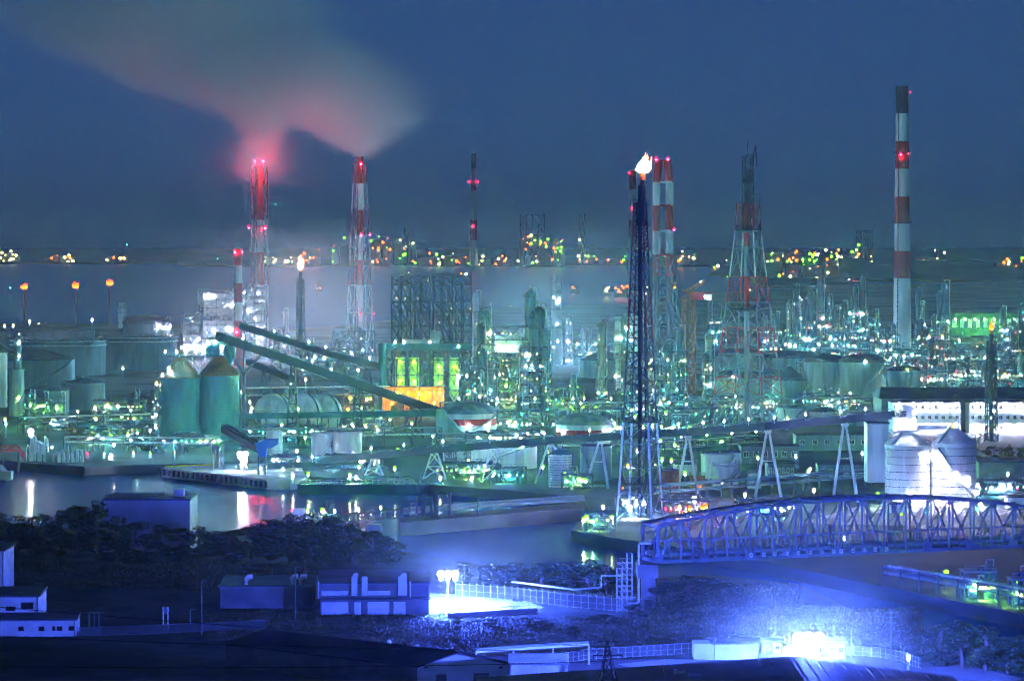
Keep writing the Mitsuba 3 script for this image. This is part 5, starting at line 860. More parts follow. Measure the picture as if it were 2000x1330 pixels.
for i, (l, px, base, w, top) in enumerate(LB):
    unit(l + ' in the refinery', px, base, w, top, 50 + i, 2 if w < 45 else 4, ('white', 'white', 'teal', 'warm'), 3 + w // 16, 8 + w // 3, ('dotwhite', 'dotwhite', 'dotcool', 'dotred', 'dotteal') if px > 1560 else ('dotwhite', 'dotteal'), .5 if w < 45 else .72, 'steel', lr=.3, dr=.2)

LX = [('dim column group beyond the derrick', 1400, 672, 40, 588), ('dim lamp dotted frame right behind the derrick', 1505, 690, 46, 610), ('thin far column pair in the haze right of the derrick', 1560, 640, 22, 556), ('dark frame between the slim columns and the twin pale columns', 1640, 690, 30, 590), ('low far unit left of the very tall chimney', 1700, 660, 40, 600), ('dim far unit right of the tall framed column', 1880, 660, 50, 612), ('thin columns near the right edge', 1965, 690, 36, 600), ('dim lamp dotted frame left of the concrete chimney', 1065, 735, 26, 664), ('hazy far unit right of the concrete chimney', 1145, 700, 40, 640), ('dim frame behind the dark boiler house', 1205, 715, 50, 650), ('lamp lit pipework under the dark boiler house', 1250, 812, 60, 742), ('lamp lit frame left of the steep cone tank', 1395, 770, 44, 716), ('dark pipework right of the green lit vessels', 925, 800, 30, 720), ('low lamp lit unit in front of the wide tanks', 1600, 795, 70, 756), ('lamp lit unit between the tank row and the far right flare', 1850, 770, 60, 700)]
for i, (l, px, base, w, top) in enumerate(LX): unit(l + ' in the refinery', px, base, w, top, 150 + i, 2, ('white', 'teal', 'cool'), 2 + w // 20, 6 + w // 4, ('dotwhite', 'dotcool', 'dotteal'), .62, 'steel', lr=.3, dr=.2)
unit('green lit pipe frame on the river bank under the right end of the bridge', 1915, 1172, 62, 1104, 171, 1, ('green', 'green'), 3, 5, ('dotgreen', 'dotteal'), .8, 'grey_steel', lr=.3, dr=.14, floor=3.2)
unit('green lit pipe frame at the right edge below the bridge', 1996, 1186, 36, 1120, 172, 1, ('green',), 3, 4, ('dotgreen',), .8, 'grey_steel', lr=.3, dr=.14, floor=3.2)
# left plant
LL = [('green lit piping frame right of the thick dark vessel', 72, 830, 54, 766, ('green', 'green', 'green'), ('dotgreen', 'dotteal')), ('yellow green lit cage tower at the left', 112, 832, 24, 770, ('green',), ('dotgreen', 'dotwhite')), ('white lit cabin frame under the green cage tower', 116, 838, 40, 810, ('cool',), ('dotcool',)), ('dark piping unit with a warm lamp row at the left', 230, 830, 100, 766, ('white', 'white', 'warm'), ('dotwhite', 'dotgreen')), ('white lit stair tower left of the dark green silos', 303, 850, 14, 756, ('cool',), ('dotcool',)), ('dim equipment yard with green lamps before the left silos', 215, 868, 130, 822, ('green', 'white', 'teal'), ('dotwhite', 'dotgreen', 'dotred')), ('small green lit units under the twin dark silos', 385, 876, 90, 852, ('green', 'teal'), ('dotteal', 'dotgreen')), ('dark steel frames below the gas spheres', 560, 858, 150, 832, ('teal', 'white'), ('dotwhite', 'dotteal')), ('lamp lit piping right of the sphere tanks', 715, 850, 100, 800, ('teal', 'warm', 'white'), ('dotwhite', 'dotgreen')), ('dark tall column pair before the central refinery', 940, 828, 20, 680, ('white',), ('dotwhite',)), ('dark process frame under the dark sloping conveyor', 700, 812, 60, 752, ('green', 'orange'), ('dotorange', 'dotgreen')), ('white lit shed frames behind the bulk jetty', 560, 918, 60, 900, ('cool', 'cool'), ('dotcool', 'dotwhite')), ('dense white lit piping behind the tanker berth', 690, 918, 110, 894, ('cool', 'cool', 'white'), ('dotcool', 'dotwhite', 'dotred')), ('green lit piping rack behind the lattice conveyor trestle', 905, 935, 110, 905, ('teal', 'green', 'cool'), ('dotteal', 'dotgreen', 'dotwhite')), ('vertical pipe bank with green lamps right of the lattice trestle', 992, 945, 70, 905, ('green', 'teal'), ('dotteal', 'dotgreen')), ('lamp lit piping under the dome tanks', 1010, 868, 110, 850, ('white', 'cool', 'green'), ('dotwhite',)), ('green lit piping between the ringed tanks', 1128, 958, 60, 918, ('green',), ('dotgreen', 'dotteal')), ('bright white pump skid at the big flare tower foot', 1232, 1004, 60, 968, ('violet', 'white'), ('dotcool', 'dotwhite')), ('yellow green lit pump station on the point below the big flare tower', 1170, 1036, 64, 1014, ('green', 'green', 'teal'), ('dotgreen', 'dotwhite')), ('red lit pump yard behind the left end of the bridge', 1340, 1012, 90, 990, ('warm', 'orange'), ('dotred', 'dotwhite')), ('blue dim skids behind the middle of the bridge', 1500, 1012, 120, 996, ('cool',), ('dotcool', 'dotteal')), ('dark pipe yard right of the white silos', 1950, 970, 110, 950, ('cool',), ('dotcool', 'dotred', 'dotteal'))]
for i, (l, px, base, w, top, ks, ds) in enumerate(LL): unit(l, px, base, w, top, 90 + i, 1 if w < 40 else 2, ks, 2 + w // 26, 5 + w // 6, ds, .72, 'steel', lr=.3, dr=.19, floor=3.6)

# ================================================================ pipe racks
def rack(label, p0, p1, h, n=5, w=5.0, lamps=(), lk='teal', step=9.0, mat='steel'):
    a, b = G(*p0), G(*p1); L = np.linalg.norm(b - a); d = (b - a) / L; s_ = np.array([-d[1], d[0], 0]); t = thing('pipe_rack', label, 'pipe rack'); m = max(2, int(L / step))
    for i in range(m + 1):
        c = a + d * L * i / m; q = MB()
        for e in (-.5, .5): q.bar(c + s_ * e * w, c + s_ * e * w + [0, 0, h + .6], .3)
        for z in (h * .62, h): q.bar(c - s_ * .5 * w + [0, 0, z], c + s_ * .5 * w + [0, 0, z], .28)
        part(t, 'bent', q, mat)
    for i in range(n):
        for lev in (h * .62, h):
            r = R.choice((.14, .18, .26)); o = s_ * w * (-.4 + .8 * i / max(1, n - 1)) + [0, 0, lev + .15 + r]; part(t, 'pipe', MB().tube([a + o, (a + b) / 2 + o, b + o], r, 6), R.choice(('pipe', 'pipe', 'grey_steel', W)), 40)
    for u in lamps: p = a + d * L * u; part(t, 'lamp_post', MB().tube([p - s_ * .6 * w, p - s_ * .6 * w + [0, 0, h + 2]], .08, 5), 'steel'); lamp(t, lk, p - s_ * .6 * w + [0, 0, h + 2.1], .28)
rack('long dark pipe rack across the plant behind the tank pair', (470, 872), (860, 868), 5, 5, lamps=(.2, .55, .85), lk='green')
rack('pipe rack in front of the dome tanks', (860, 880), (1210, 892), 5, 5, lamps=(.3, .6), lk='green')
rack('green lit pipe rack right of the big flare tower', (1285, 900), (1480, 884), 5, 5, lamps=(.15, .4, .65, .9), lk='green')
rack('pipe rack along the plant road behind the bridge', (1295, 982), (1720, 948), 4, 5, lamps=(.62,), lk='white')
rack('tall pipe rack behind the gas spheres', (480, 800), (760, 796), 8, 6, lamps=(.3, .7), lk='teal')
rack('pipe rack below the central refinery', (860, 826), (1230, 826), 7, 6, lamps=(.1, .3, .5, .7, .9), lk='white')
rack('pipe rack before the wide tanks', (1290, 818), (1740, 806), 6, 5, lamps=(.3, .8), lk='green')
rack('pipe rack in the right refinery field', (1560, 742), (1990, 736), 8, 5, lamps=(.15, .4, .6, .85), lk='white')
rack('far pipe rack behind the right tank row', (1540, 700), (1960, 704), 9, 5, lamps=(.2, .5, .8), lk='white')
rack('pipe rack in front of the left silos', (130, 880), (420, 884), 4, 4, lamps=(.5,), lk='teal')
rack('pipe rack behind the left dark vessel', (40, 846), (300, 838), 5, 5, lamps=(.4, .8), lk='white')
rack('river bank pipe rack at the right under the bridge', (1740, 1140), (2050, 1196), 3, 4, w=4, step=6)
k = thing('pipeline', 'long pipeline lying along the dark breakwater in the river', 'pipe'); a, b, c = G(786, 1012), G(930, 1000), G(1140, 986); put(k, MB().tube([a + [0, 0, 1.4], b + [0, 0, 1.4], c + [0, 0, 1.4]], .5, 8).tube([a + [0, 2, 2.0], b + [0, 2, 2.0], c + [0, 2, 2.0]], .35, 8), 'grey_steel', 40)
t = thing('pipework', 'dark pipe loops on the left end of the breakwater', 'pipework'); a = G(800, 1012)
for i, (dx, h) in enumerate(((0, 4.0), (1.6, 5.2), (3.0, 5.6), (6, 6.2))): part(t, 'pipe_loop', MB().tube([a + [dx, 0, .6], a + [dx, 0, h], a + [dx + 3.5, 0, h], a + [dx + 3.5, 0, .6]], .28, 8), 'steel', 40)
part(t, 'rack', MB().bar(a + [9, 0, 0], a + [9, 0, 6.2], .25).bar(a + [9, 0, 6.2], a + [16, .5, 5.2], .25).bar(a + [16, .5, 0], a + [16, .5, 5.2], .25).bar(a + [9, 0, 3.8], a + [16, .5, 3.6], .2), 'steel')
# ================================================================ white lit office rows at the right
for i, (a, b, base, top, cols) in enumerate(((1742, 1876, 846, 786, 10), (1893, 2030, 846, 786, 10))):
    t, L, Wd, z, z0 = box_building(['long three storey white office block lit by bright lamps behind the white silos', 'white office block behind the far right flare with small windows'][i], a, b, base, top, 10, 'wall_white', 'roof_dark', 3, cols, 'office_block', rz=-.01 if i else .01)
    for f in (1, 2): part(t, 'walkway', MB().box(L(Wd / 2, -.7, z * f / 3), (Wd, 1.3, .15)), 'white_steel'); q = MB(); railing(q, [L(0, -1.3, z * f / 3), L(Wd, -1.3, z * f / 3)], w=.06); part(t, 'railing', q, 'white_steel')
    for f in range(3): part(t, 'outside_stair', MB().bar(L(Wd - 4 + 3 * (f % 2), -2, z * f / 3), L(Wd - 1 - 3 * (f % 2), -2, z * (f + 1) / 3), .9, .15), 'steel')
    for u in (.1, .3, .52, .72, .92):
        for f in (0, 1, 2):
            if (f + int(u * 10)) % 2 or f == 2: lamp(t, 'boiler', L(Wd * u, -1.7, z * f / 3 + z / 3 - .5), .45)
    t2 = thing('warehouse', ['long grey low pitched roof hall behind the white office block', 'dark roof hall with a small gable behind the right office block'][i], 'building'); Yw = gy(846) + 22; S = sc(Yw); xa, xb = (a - 20 - 1000) * S, (b + 20 - 1000) * S
    v = [(xa, Yw, 0), (xb, Yw, 0), (xb, Yw + 26, 0), (xa, Yw + 26, 0)]; hz = ht(778, Yw); part(t2, 'wall', MB().prism([p[:2] for p in v], -.2, hz), 'wall_dark')
    part(t2, 'roof', MB().add([(xa - 1, Yw - 1, hz + .01), (xb + 1, Yw - 1, hz + .01), (xb + 1, Yw + 27, hz + .01), (xa - 1, Yw + 27, hz + .01), (xa + 1, Yw + 13, hz + 3.4), (xb - 1, Yw + 13, hz + 3.4)], [[0, 1, 5], [0, 5, 4], [2, 3, 4], [2, 4, 5], [1, 2, 5], [3, 0, 4], [0, 2, 1], [0, 3, 2]]), 'roof_dark')
box_building('long hall with a pale green glowing wall far right', 1856, 2040, 655, 612, 20, 'tank_green', 'roof_dark', 1, 12, 'hall', Y=2150, wmat='wall_white')
t = thing('lamp_row', 'row of green lamps lighting the far right hall', 'lamp')
for i in range(8): p = at(1866 + i * 19, 622, 2140); part(t, 'bracket', MB().bar((p[0], 2150, p[2] + 1.5), (p[0], 2141, p[2] + 1.5), .3), 'steel'); lamp(t, 'green', p, .5)
for i, (a, b, base, top, l, m) in enumerate(((1410, 1446, 930, 884, 'small pale gabled house behind the marked tank', 'tank_white'), (1448, 1560, 905, 872, 'dark low hall right of the pale gabled house', 'wall_dark'), (1555, 1700, 880, 850, 'long dim hall left of the white silos', 'tank_grey'), (1500, 1552, 935, 905, 'dark flat house by the tall trestle', 'wall_dark'), (1600, 1690, 935, 908, 'low pale shed row under the trestle next to the silos', 'tank_grey'), (910, 1026, 862, 846, 'dark roofed open shed with lamps in front of the dome tank', 'wall_dark'), (1320, 1420, 880, 850, 'green lit storehouse behind the first A frame trestle', 'tank_green'), (868, 920, 905, 872, 'dark blue box building left of the wide green tank', 'wall_dark'))):
    t, L, Wd, z, z0 = box_building(l, a, b, base, top, 9, m, 'roof_dark', 1, 6 if i != 5 else 0, 'house', rz=.02)
    if i == 5:
        for u in (.2, .5, .68, .85): lamp(t, 'white' if u != .68 else 'green', L(Wd * u, -1.0, z - 1.2), .3)

# ================================================================ waterfront at the left and the berths
t = thing('mooring_masts', 'cluster of white loading arms lit by a star bright lamp on the left quay', 'loading arm'); S = sc(932)
for px, top, w in ((48, 868, .16), (56, 852, .3), (60, 848, .3), (65, 858, .25), (72, 862, .35), (76, 864, .3), (83, 852, .3)):
    p = G(px, 902) + [0, 4, 0]; zt = ht(top, p[1]); part(t, 'arm', MB().tube([p, [p[0], p[1], zt * .7], [p[0] + .3, p[1], zt], [p[0] + .9, p[1] - .5, zt * .9], [p[0] + 1.2, p[1] - .6, zt * .35]], w, 7), 'white_steel', 40)
p = G(60, 900) + [0, 1, 0]; part(t, 'mast', MB().tube([p, [p[0], p[1], ht(846, p[1])]], .2, 7), 'white_steel'); lamp(t, 'boiler', (p[0], p[1] - .6, ht(844, p[1])), .8)
t = thing('deck_pipes', 'white loading pipework right of the loading arms on the left quay', 'pipework')
for i in range(6): p = G(100 + i * 9, 905) + [0, 5, 0]; part(t, 'pipe', MB().tube([p, p + [0, 0, 2.5 + (i % 3) * .6], p + [1.8, 0, 2.5 + (i % 3) * .6], p + [1.8, 0, 0]], .2, 7), 'white_steel', 40)
lamp(t, 'violet', G(98, 903) + [0, 4, 4.4], .25)
t = thing('footbridge', 'red arched footbridge at the left border over the quay', 'bridge'); P = [at(-14, 893, 940), at(6, 879, 940), at(36, 879, 940), at(48, 896, 940)]
for a, b in zip(P[:-1], P[1:]):
    part(t, 'deck', MB().bar(a, b, 1.6, .4), 'red_rail'); q = MB()
    for o in (-.8, .8): railing(q, [a + [0, o, .2], b + [0, o, .2]], 1.2, .1, .8)
    part(t, 'railing', q, 'red_rail')
for px in (6, 36): p = at(px, 880, 940); part(t, 'pillar', MB().bar((p[0], 940, -3), (p[0], 940, p[2]), .5), 'steel')
t = thing('dolphin', 'pale concrete mooring platform with walkway at the left border', 'jetty'); a, b = at(0, 905, 930), at(10, 938, 905); part(t, 'walkway', MB().bar([a[0], a[1], .4], [b[0], b[1], .4], 1.4, .4), 'white_steel'); part(t, 'platform', MB().box((b[0], b[1], -.6), (4, 4, 2.4)), 'concrete')
for i in range(4): p = a + (b - a) * i / 3; part(t, 'pile', MB().cyl(p[0], p[1], -6, .2, .3, .3, 8), 'steel')
def boat(label, px, py, w, hull='wall_dark', cab=True, kd=None, name='boat', h=1.6, z=-2.5):
    Y = F * (H + 2.5) / (py - HOR); x = (px - 1000) * sc(Y); Lh = w * sc(Y) / 2; t = thing(name, label, 'boat'); B = max(1.2, Lh * .3)
    pl = [(x - Lh, Y - B * .8), (x + Lh * .6, Y - B), (x + Lh, Y), (x + Lh * .6, Y + B), (x - Lh, Y + B * .8)]; m = MB().prism(pl, z - .5, z + h); part(t, 'hull', m, hull)
    if cab: part(t, 'cabin', MB().box((x - Lh * .35, Y, z + h + 1.0), (Lh * .6, B * 1.1, 2.0)).box((x - Lh * .4, Y, z + h + 2.5), (Lh * .35, B * .8, 1.0)), 'wall_white'); part(t, 'mast', MB().tube([(x - Lh * .2, Y, z + h), (x - Lh * .2, Y, z + h + 5)], .1, 5), 'grey_steel')
    if kd: lamp(t, kd, (x - Lh * .1, Y - B, z + h + 2.4), .3)
    return t, x, Y, Lh
boat('small dark tug with one white lamp on the water left of the jetty', 220, 914, 26, kd='cool'); boat('small moored launch left of the dark tug', 205, 912, 12, kd='dotwhite')
boat('tiny boat with a reddish lamp on the left water', 172, 911, 14, kd='dotred'); boat('low boat right of the dark tug on the left water', 262, 910, 14, kd='dotwhite'); boat('low boat beside the jetty with a green lamp', 295, 911, 14, kd='dotgreen')
boat('dark barge moored at the end of the bulk jetty', 512, 942, 38, cab=False, h=1.8, kd='violet'); boat('dark barge with white lamps right of the jetty barge', 555, 947, 36, cab=False, h=2.2, kd='cool'); boat('small white launch beside the berth', 574, 955, 14, 'wall_white', kd='violet')
# tanker lying at the green lit berth
t, x, Y, Lh = boat('long low tanker with a green lit deck moored at the berth', 728, 962, 290, 'tank_green', cab=False, h=2.6, name='tanker'); z = .1
part(t, 'deck_rail', (lambda q: (railing(q, [(x - Lh, Y - Lh * .24, z), (x + Lh * .6, Y - Lh * .3, z)], w=.06), q)[1])(MB()), 'white_steel')
part(t, 'deckhouse', MB().box((x + Lh * .1, Y + 2, z + 1.6), (Lh * .8, 4, .3)), 'tank_green'); q = MB()
for i in range(9): xx = x - Lh * .3 + i * Lh * .1; q.bar((xx, Y + .2, z), (xx, Y + .2, z + 1.6), .18)
part(t, 'deck_frame', q, 'grey_steel')
for i in range(12): xx = x - Lh * .9 + i * Lh * .14; part(t, 'deck_pipe', MB().tube([(xx, Y - 1, z), (xx, Y - 1, z + R.uniform(.8, 1.8)), (xx + 1.2, Y - 1, z + .9), (xx + 1.2, Y - 1, z)], .18, 6), 'pipe', 40)
for u, kd, r, h in ((-.86, 'green', .36, 2.6), (-.3, 'green', .34, 2.4), (-.22, 'violet', .36, 1.8), (-.18, 'green', .3, 4.6), (.3, 'green', .36, 4.2)): p = (x + Lh * u, Y - 2.5, z + h); part(t, 'lamp_post', MB().tube([(p[0], p[1], z), p], .09, 5), 'grey_steel'); lamp(t, kd, p, r)
# second berth: platform with a lit pump house and truss gangway
t = thing('berth_platform', 'green lit mooring platform with a pump house in front of the trees', 'jetty'); Y = 748.0; S = sc(Y); x0, x1 = (556 - 1000) * S, (640 - 1000) * S
part(t, 'deck', MB().box(((x0 + x1) / 2, Y, -.3), (x1 - x0, 8, 1.2)), 'concrete')
for i in range(5):
    for dy in (-3, 3): part(t, 'pile', MB().cyl(x0 + 1 + (x1 - x0 - 2) * i / 4, Y + dy, -6, -.9, .4, .4, 8), 'steel')
part(t, 'pump_house', MB().box((x0 + 3.4, Y + 1, 1.6), (2.4, 2.6, 2.7)), 'wall_white'); q = MB(); railing(q, [(x0, Y - 3.9, .3), (x1, Y - 3.9, .3)]); railing(q, [(x0, Y + 3.9, .3), (x1, Y + 3.9, .3)]); part(t, 'railing', q, 'grey_steel')
for i in range(9): xx = x0 + 5.6 + i * .55; part(t, 'pipe', MB().tube([(xx, Y, .3), (xx, Y, R.uniform(1.0, 2.8)), (xx + .8, Y - 1, R.uniform(.8, 1.6)), (xx + .8, Y - 1, .3)], .14, 6), 'pipe', 40)
for dx, kd, r in ((1.9, 'dotred', .25), (5.5, 'green', .3), (8.9, 'green', .36), (9.2, 'white', .26)): lamp(t, kd, (x0 + dx, Y - 3.2, 2.9), r)
q = MB(); q.bar((x1 - .6, Y, .3), (x1 - .3, Y, 5), .2); q.bar((x1 + 1.2, Y, .3), (x1 + 1.4, Y, 5), .2); q.bar((x1 - .6, Y, 5), (x1 + 1.4, Y, 5), .2); q.bar((x1 - .6, Y, .3), (x1 + 1.4, Y, 5), .12); part(t, 'mooring_frame', q, 'steel')
t = thing('gangway', 'dark truss gangway with three lamps from the berth to the breakwater', 'gangway'); a, b = np.array([x1 - .5, Y - .5, -.2]), G(790, 1016) + [0, 0, .8]
for o in (-.9, .9):
    q = MB(); n = 22
    for z in (0, 1.7): part(t, 'chord', MB().bar(a + [0, o, z], b + [0, o, z], .2), 'steel')
    for i in range(n): p0, p1 = a + (b - a) * i / n + [0, o, 0], a + (b - a) * (i + 1) / n + [0, o, 0]; q.bar(p0, p0 + [0, 0, 1.7], .12); q.bar(p0 + [0, 0, 1.7 * (i % 2)], p1 + [0, 0, 1.7 * (1 - i % 2)], .12)
    part(t, 'lattice', q, 'steel')
part(t, 'deck', MB().bar(a, b, 1.8, .15), 'grey_steel')
for u in (.12, .42, .7): p = a + (b - a) * u + [0, -.95, 0]; part(t, 'lamp_post', MB().tube([p, p + [0, 0, 2.6]], .07, 5), 'grey_steel'); lamp(t, 'white', p + [0, 0, 2.7], .26)
for i, u in enumerate((.3, .62)): p = a + (b - a) * u; part(t, 'caisson', MB().box((p[0], p[1], -3.0), (3.2, 3.2, 4.6)), 'concrete')
# things on the bulk jetty
q = MB(); t = thing('kerb', 'yellow kerb line along the far edge of the jetty head', 'kerb')
for i in range(14): a, b = G(322 + i * 6.5, 913.6 - i * .25), G(327 + i * 6.5, 913.4 - i * .25); part(t, 'kerb_block', MB().bar([a[0], a[1], .42], [b[0], b[1], .42], .5, .3), 'yellow')
mast('tall pole lamp at the tip of the bulk jetty', G(341, 913) + [0, 0, ht(884, gy(913))], .2, 'cool', .2, 1, 'lamp_post', cat='lamp')
t = thing('conveyor_column', 'pale tower column standing on the bulk jetty', 'column'); p = G(427, 918); q = MB(); lattice([q] * 4, q, p[0], p[1], list(np.linspace(.2, ht(868, p[1]), 7)), lambda z: 1.0, .3, .35, .15); part(t, 'frame', q, 'grey_steel'); part(t, 'core', MB().bar((p[0], p[1], .2), (p[0], p[1], ht(872, p[1])), .9), 'grey_steel')
k = thing('material_heap', 'dark teal tarped heap on the bulk jetty', 'heap'); p = G(448, 917); put(k, MB().lathe(p[0], p[1], [(3.4, .2), (2.8, 1.3), (1.5, 2.1), (.01, 2.3)], 14), 'tank_green', 40)
for dx in (-7.0, 9.0): mast('added unseen floodlight on the apron brightening the white silos, ' + ('left one' if dx < 0 else 'right one'), ((xC + xD) / 2 + dx, YC - rC - 11, 4.2), 0, 'boiler', .34, 2, group='added apron floodlights brightening the white silos')  # unseen masts added to brighten the silos and their apron
mast('blazing white floodlight on the bulk jetty', G(474, 921) + [0, 0, 4.6], .2, 'boiler', .72, 2)
t = thing('jetty_bollards', 'row of black fenders along the bulk jetty edge', 'fender')
for i in range(22): p = G(322, 917.5) + (G(520, 940.5) - G(322, 917.5)) * i / 21; part(t, 'fender', MB().box((p[0], p[1] - .4, -.7), (.7, .6, 1.6)), 'dark_steel')

# ================================================================ jib crane behind the refinery
t = thing('jib_crane', 'tall red slewing crane with a lit cab between the flare towers', 'crane'); Yk = gy(770); S = sc(Yk); x = (1345 - 1000) * S
q = MB(); lattice([q] * 4, q, x, Yk, list(np.linspace(0, ht(582, Yk), 14)), lambda z: 2.3, .4, .5, .25); part(t, 'mast', q, 'rust'); part(t, 'machine_house', MB().box((x + 5, Yk, ht(578, Yk)), (9, 4, 3.4)), 'red_rail'); part(t, 'cab', MB().box((x + 8, Yk - 2.6, ht(580, Yk)), (3, 2, 2.4)), 'wall_white')
q = MB(); p0, p1 = np.array((x - 1, Yk, ht(576, Yk))), np.array((x + 7, Yk, ht(548, Yk))); q.bar(p0, p1, 1.2); q.bar(p0 + [0, 0, 2], p1, .5); q.bar((x - 3, Yk, ht(568, Yk)), p1, .3); q.bar((x + 9, Yk, ht(572, Yk)), (x - 3, Yk, ht(568, Yk)), .4); part(t, 'jib', q, 'rust')
lamp(t, 'cool', (x + 8.3, Yk - 3.8, ht(580, Yk)), .5); lamp(t, 'dotcool', (x + 6.6, Yk - 3.8, ht(579, Yk)), .4); lamp(t, 'dotorange', (x - 6, Yk - 1, ht(561, Yk)), .5); lamp(t, 'dotcool', (x + 5, Yk - 1, ht(550, Yk)), .35)

# ================================================================ yard lamps
YL = [('green', 410, 855, 862), ('green', 418, 860, 872), ('green', 425, 866, 876), ('cool', 404, 851, 866), ('white', 580, 880, 896), ('green', 596, 853, 868), ('cool', 690, 884, 905), ('white', 555, 848, 862), ('green', 762, 818, 832), ('green', 845, 850, 866), ('green', 777, 878, 892), ('white', 860, 933, 944), ('white', 915, 900, 912), ('white', 922, 933, 944), ('green', 948, 907, 922), ('green', 1060, 910, 928), ('green', 1072, 882, 896), ('green', 1138, 920, 936), ('green', 997, 820, 836), ('white', 1030, 845, 858), ('white', 1047, 850, 862), ('green', 1290, 860, 878), ('green', 1318, 868, 884), ('white', 1325, 874, 890), ('green', 1370, 853, 872), ('green', 1410, 860, 880), ('green', 1293, 896, 912), ('green', 1311, 898, 914), ('green', 1338, 924, 944), ('green', 1409, 940, 958), ('green', 1480, 893, 918), ('green', 1579, 919, 945), ('cool', 1554, 890, 910), ('white', 1590, 957, 985), ('violet', 1356, 975, 1008), ('orange', 1367, 952, 970), ('white', 1455, 966, 990), ('green', 1640, 872, 890), ('cool', 1684, 884, 905), ('green', 1701, 920, 946), ('green', 1714, 965, 985), ('cool', 1968, 925, 950), ('green', 1909, 848, 868), ('green', 1978, 774, 790), ('cool', 1946, 842, 858), ('green', 1718, 779, 796), ('green', 1538, 815, 830), ('white', 1178, 990, 1012), ('teal', 12, 826, 856), ('warm', 10, 818, 856), ('green', 238, 812, 836), ('green', 262, 816, 838), ('white', 222, 868, 890), ('cool', 293, 840, 866), ('cool', 320, 862, 876), ('white', 255, 858, 872), ('white', 472, 765, 800), ('white', 488, 784, 806), ('white', 492, 796, 812), ('warm', 490, 802, 816), ('white', 660, 807, 824), ('green', 1848, 1118, 1153), ('green', 1990, 1138, 1172), ('white', 700, 722, 760), ('warm', 597, 740, 770), ('green', 1065, 757, 776), ('green', 1140, 776, 796), ('green', 1240, 812, 838), ('white', 1200, 826, 850), ('violet', 1190, 828, 852), ('green', 1300, 806, 826), ('green', 1356, 795, 815), ('white', 240, 718, 735), ('white', 9, 636, 648), ('white', 26, 635, 648), ('white', 58, 627, 648), ('white', 76, 634, 648), ('white', 180, 624, 652), ('green', 1100, 838, 854), ('white', 1135, 800, 818), ('white', 1245, 880, 905), ('green', 1231, 922, 945)]
REG = [(330, 'in the left plant'), (520, 'around the dark silos and jetty'), (720, 'around the gas spheres'), (880, 'left of the dome tanks'), (1080, 'around the wide green tank'), (1260, 'at the big flare tower foot'), (1400, 'around the rusty tanks'), (1530, 'around the derrick foot'), (1740, 'left of the white silos'), (2100, 'right of the white silos')]
CN = {'green': 'green', 'cool': 'bluish', 'white': 'white', 'violet': 'glaring', 'orange': 'orange', 'teal': 'teal', 'warm': 'yellow'}
ORD = ['leftmost', 'second from the left', 'third from the left', 'fourth from the left', 'fifth from the left', 'sixth from the left', 'seventh from the left', 'eighth from the left', 'ninth from the left', 'tenth from the left', 'eleventh from the left', 'twelfth from the left']
seen = {}
for kd, px, py, base in sorted(YL, key=lambda a: a[1]):
    reg = next(r for m, r in REG if px < m); n = seen.get((kd, reg), 0); seen[(kd, reg)] = n + 1
    p = G(px, base); z = ht(py, p[1]); t = thing('yard_lamp', f'{CN[kd]} lamp on a thin pole, {ORD[n]} {reg}', 'lamp', 'yard lamps on thin poles in the plants')
    part(t, 'pole', MB().tube([(p[0], p[1], 0), (p[0], p[1], z)], max(.1, .18 * sc(p[1]) / .15), 6), 'grey_steel', 40); part(t, 'lamp_head', MB().box((p[0], p[1], z + .55), (1.0, .6, .16)), 'steel')
    bulb(t + '__lamp', kd, (p[0], p[1] - .1, z), .36 * max(1, sc(p[1]) * 5.6) * (1.5 if kd == 'violet' else 1) * (1.1 if py > 1100 else 1))

# ================================================================ far shore
def far(label, px, Y, w, h, kds, n, shape='boxes', seed=0, dr=None, base=None, name='factory'):
    rr = random.Random(seed); S = sc(Y); x = (px - 1000) * S; z0 = max(0, ht(base, Y)) if base else 1.0; t = thing(name, label, 'factory'); Wd = w * S; hh = h * S
    m = rr.randint(2, 4)
    for i in range(m): u0 = i / m; bw = Wd / m * rr.uniform(.6, .98); bh = hh * rr.uniform(.35, 1.0); part(t, 'block', MB().box((x - Wd / 2 + Wd * (i + .5) / m, Y + 30, z0 + bh / 2 - 3), (bw, 30, bh + 6)), 'wall_dark')
    if shape == 'stacks':
        for i in range(2): part(t, 'stack', MB().cyl(x + Wd * (.3 * i - .15), Y + 20, z0 - 3, z0 + hh * 1.5, 2.4 * S, 1.8 * S, 12), 'concrete', 35)
    if shape == 'tower':
        q = MB(); frame(q, x - Wd * .4, x + Wd * .4, Y, Y + 25, list(np.linspace(z0, z0 + hh * 1.6, 6)), 5, 2, 1.1 * S, .6 * S); part(t, 'frame', q, 'steel')
    for i in range(n): lamp(t, rr.choice(kds), (x + rr.uniform(-.5, .5) * Wd, Y - 8, z0 + rr.uniform(.1, 1.0) ** 1.5 * hh), (dr or 2.5) * S * rr.uniform(.5, 1.3))
DG, DO, DW, DR = 'dotgreen', 'dotorange', 'dotwhite', 'dotred'
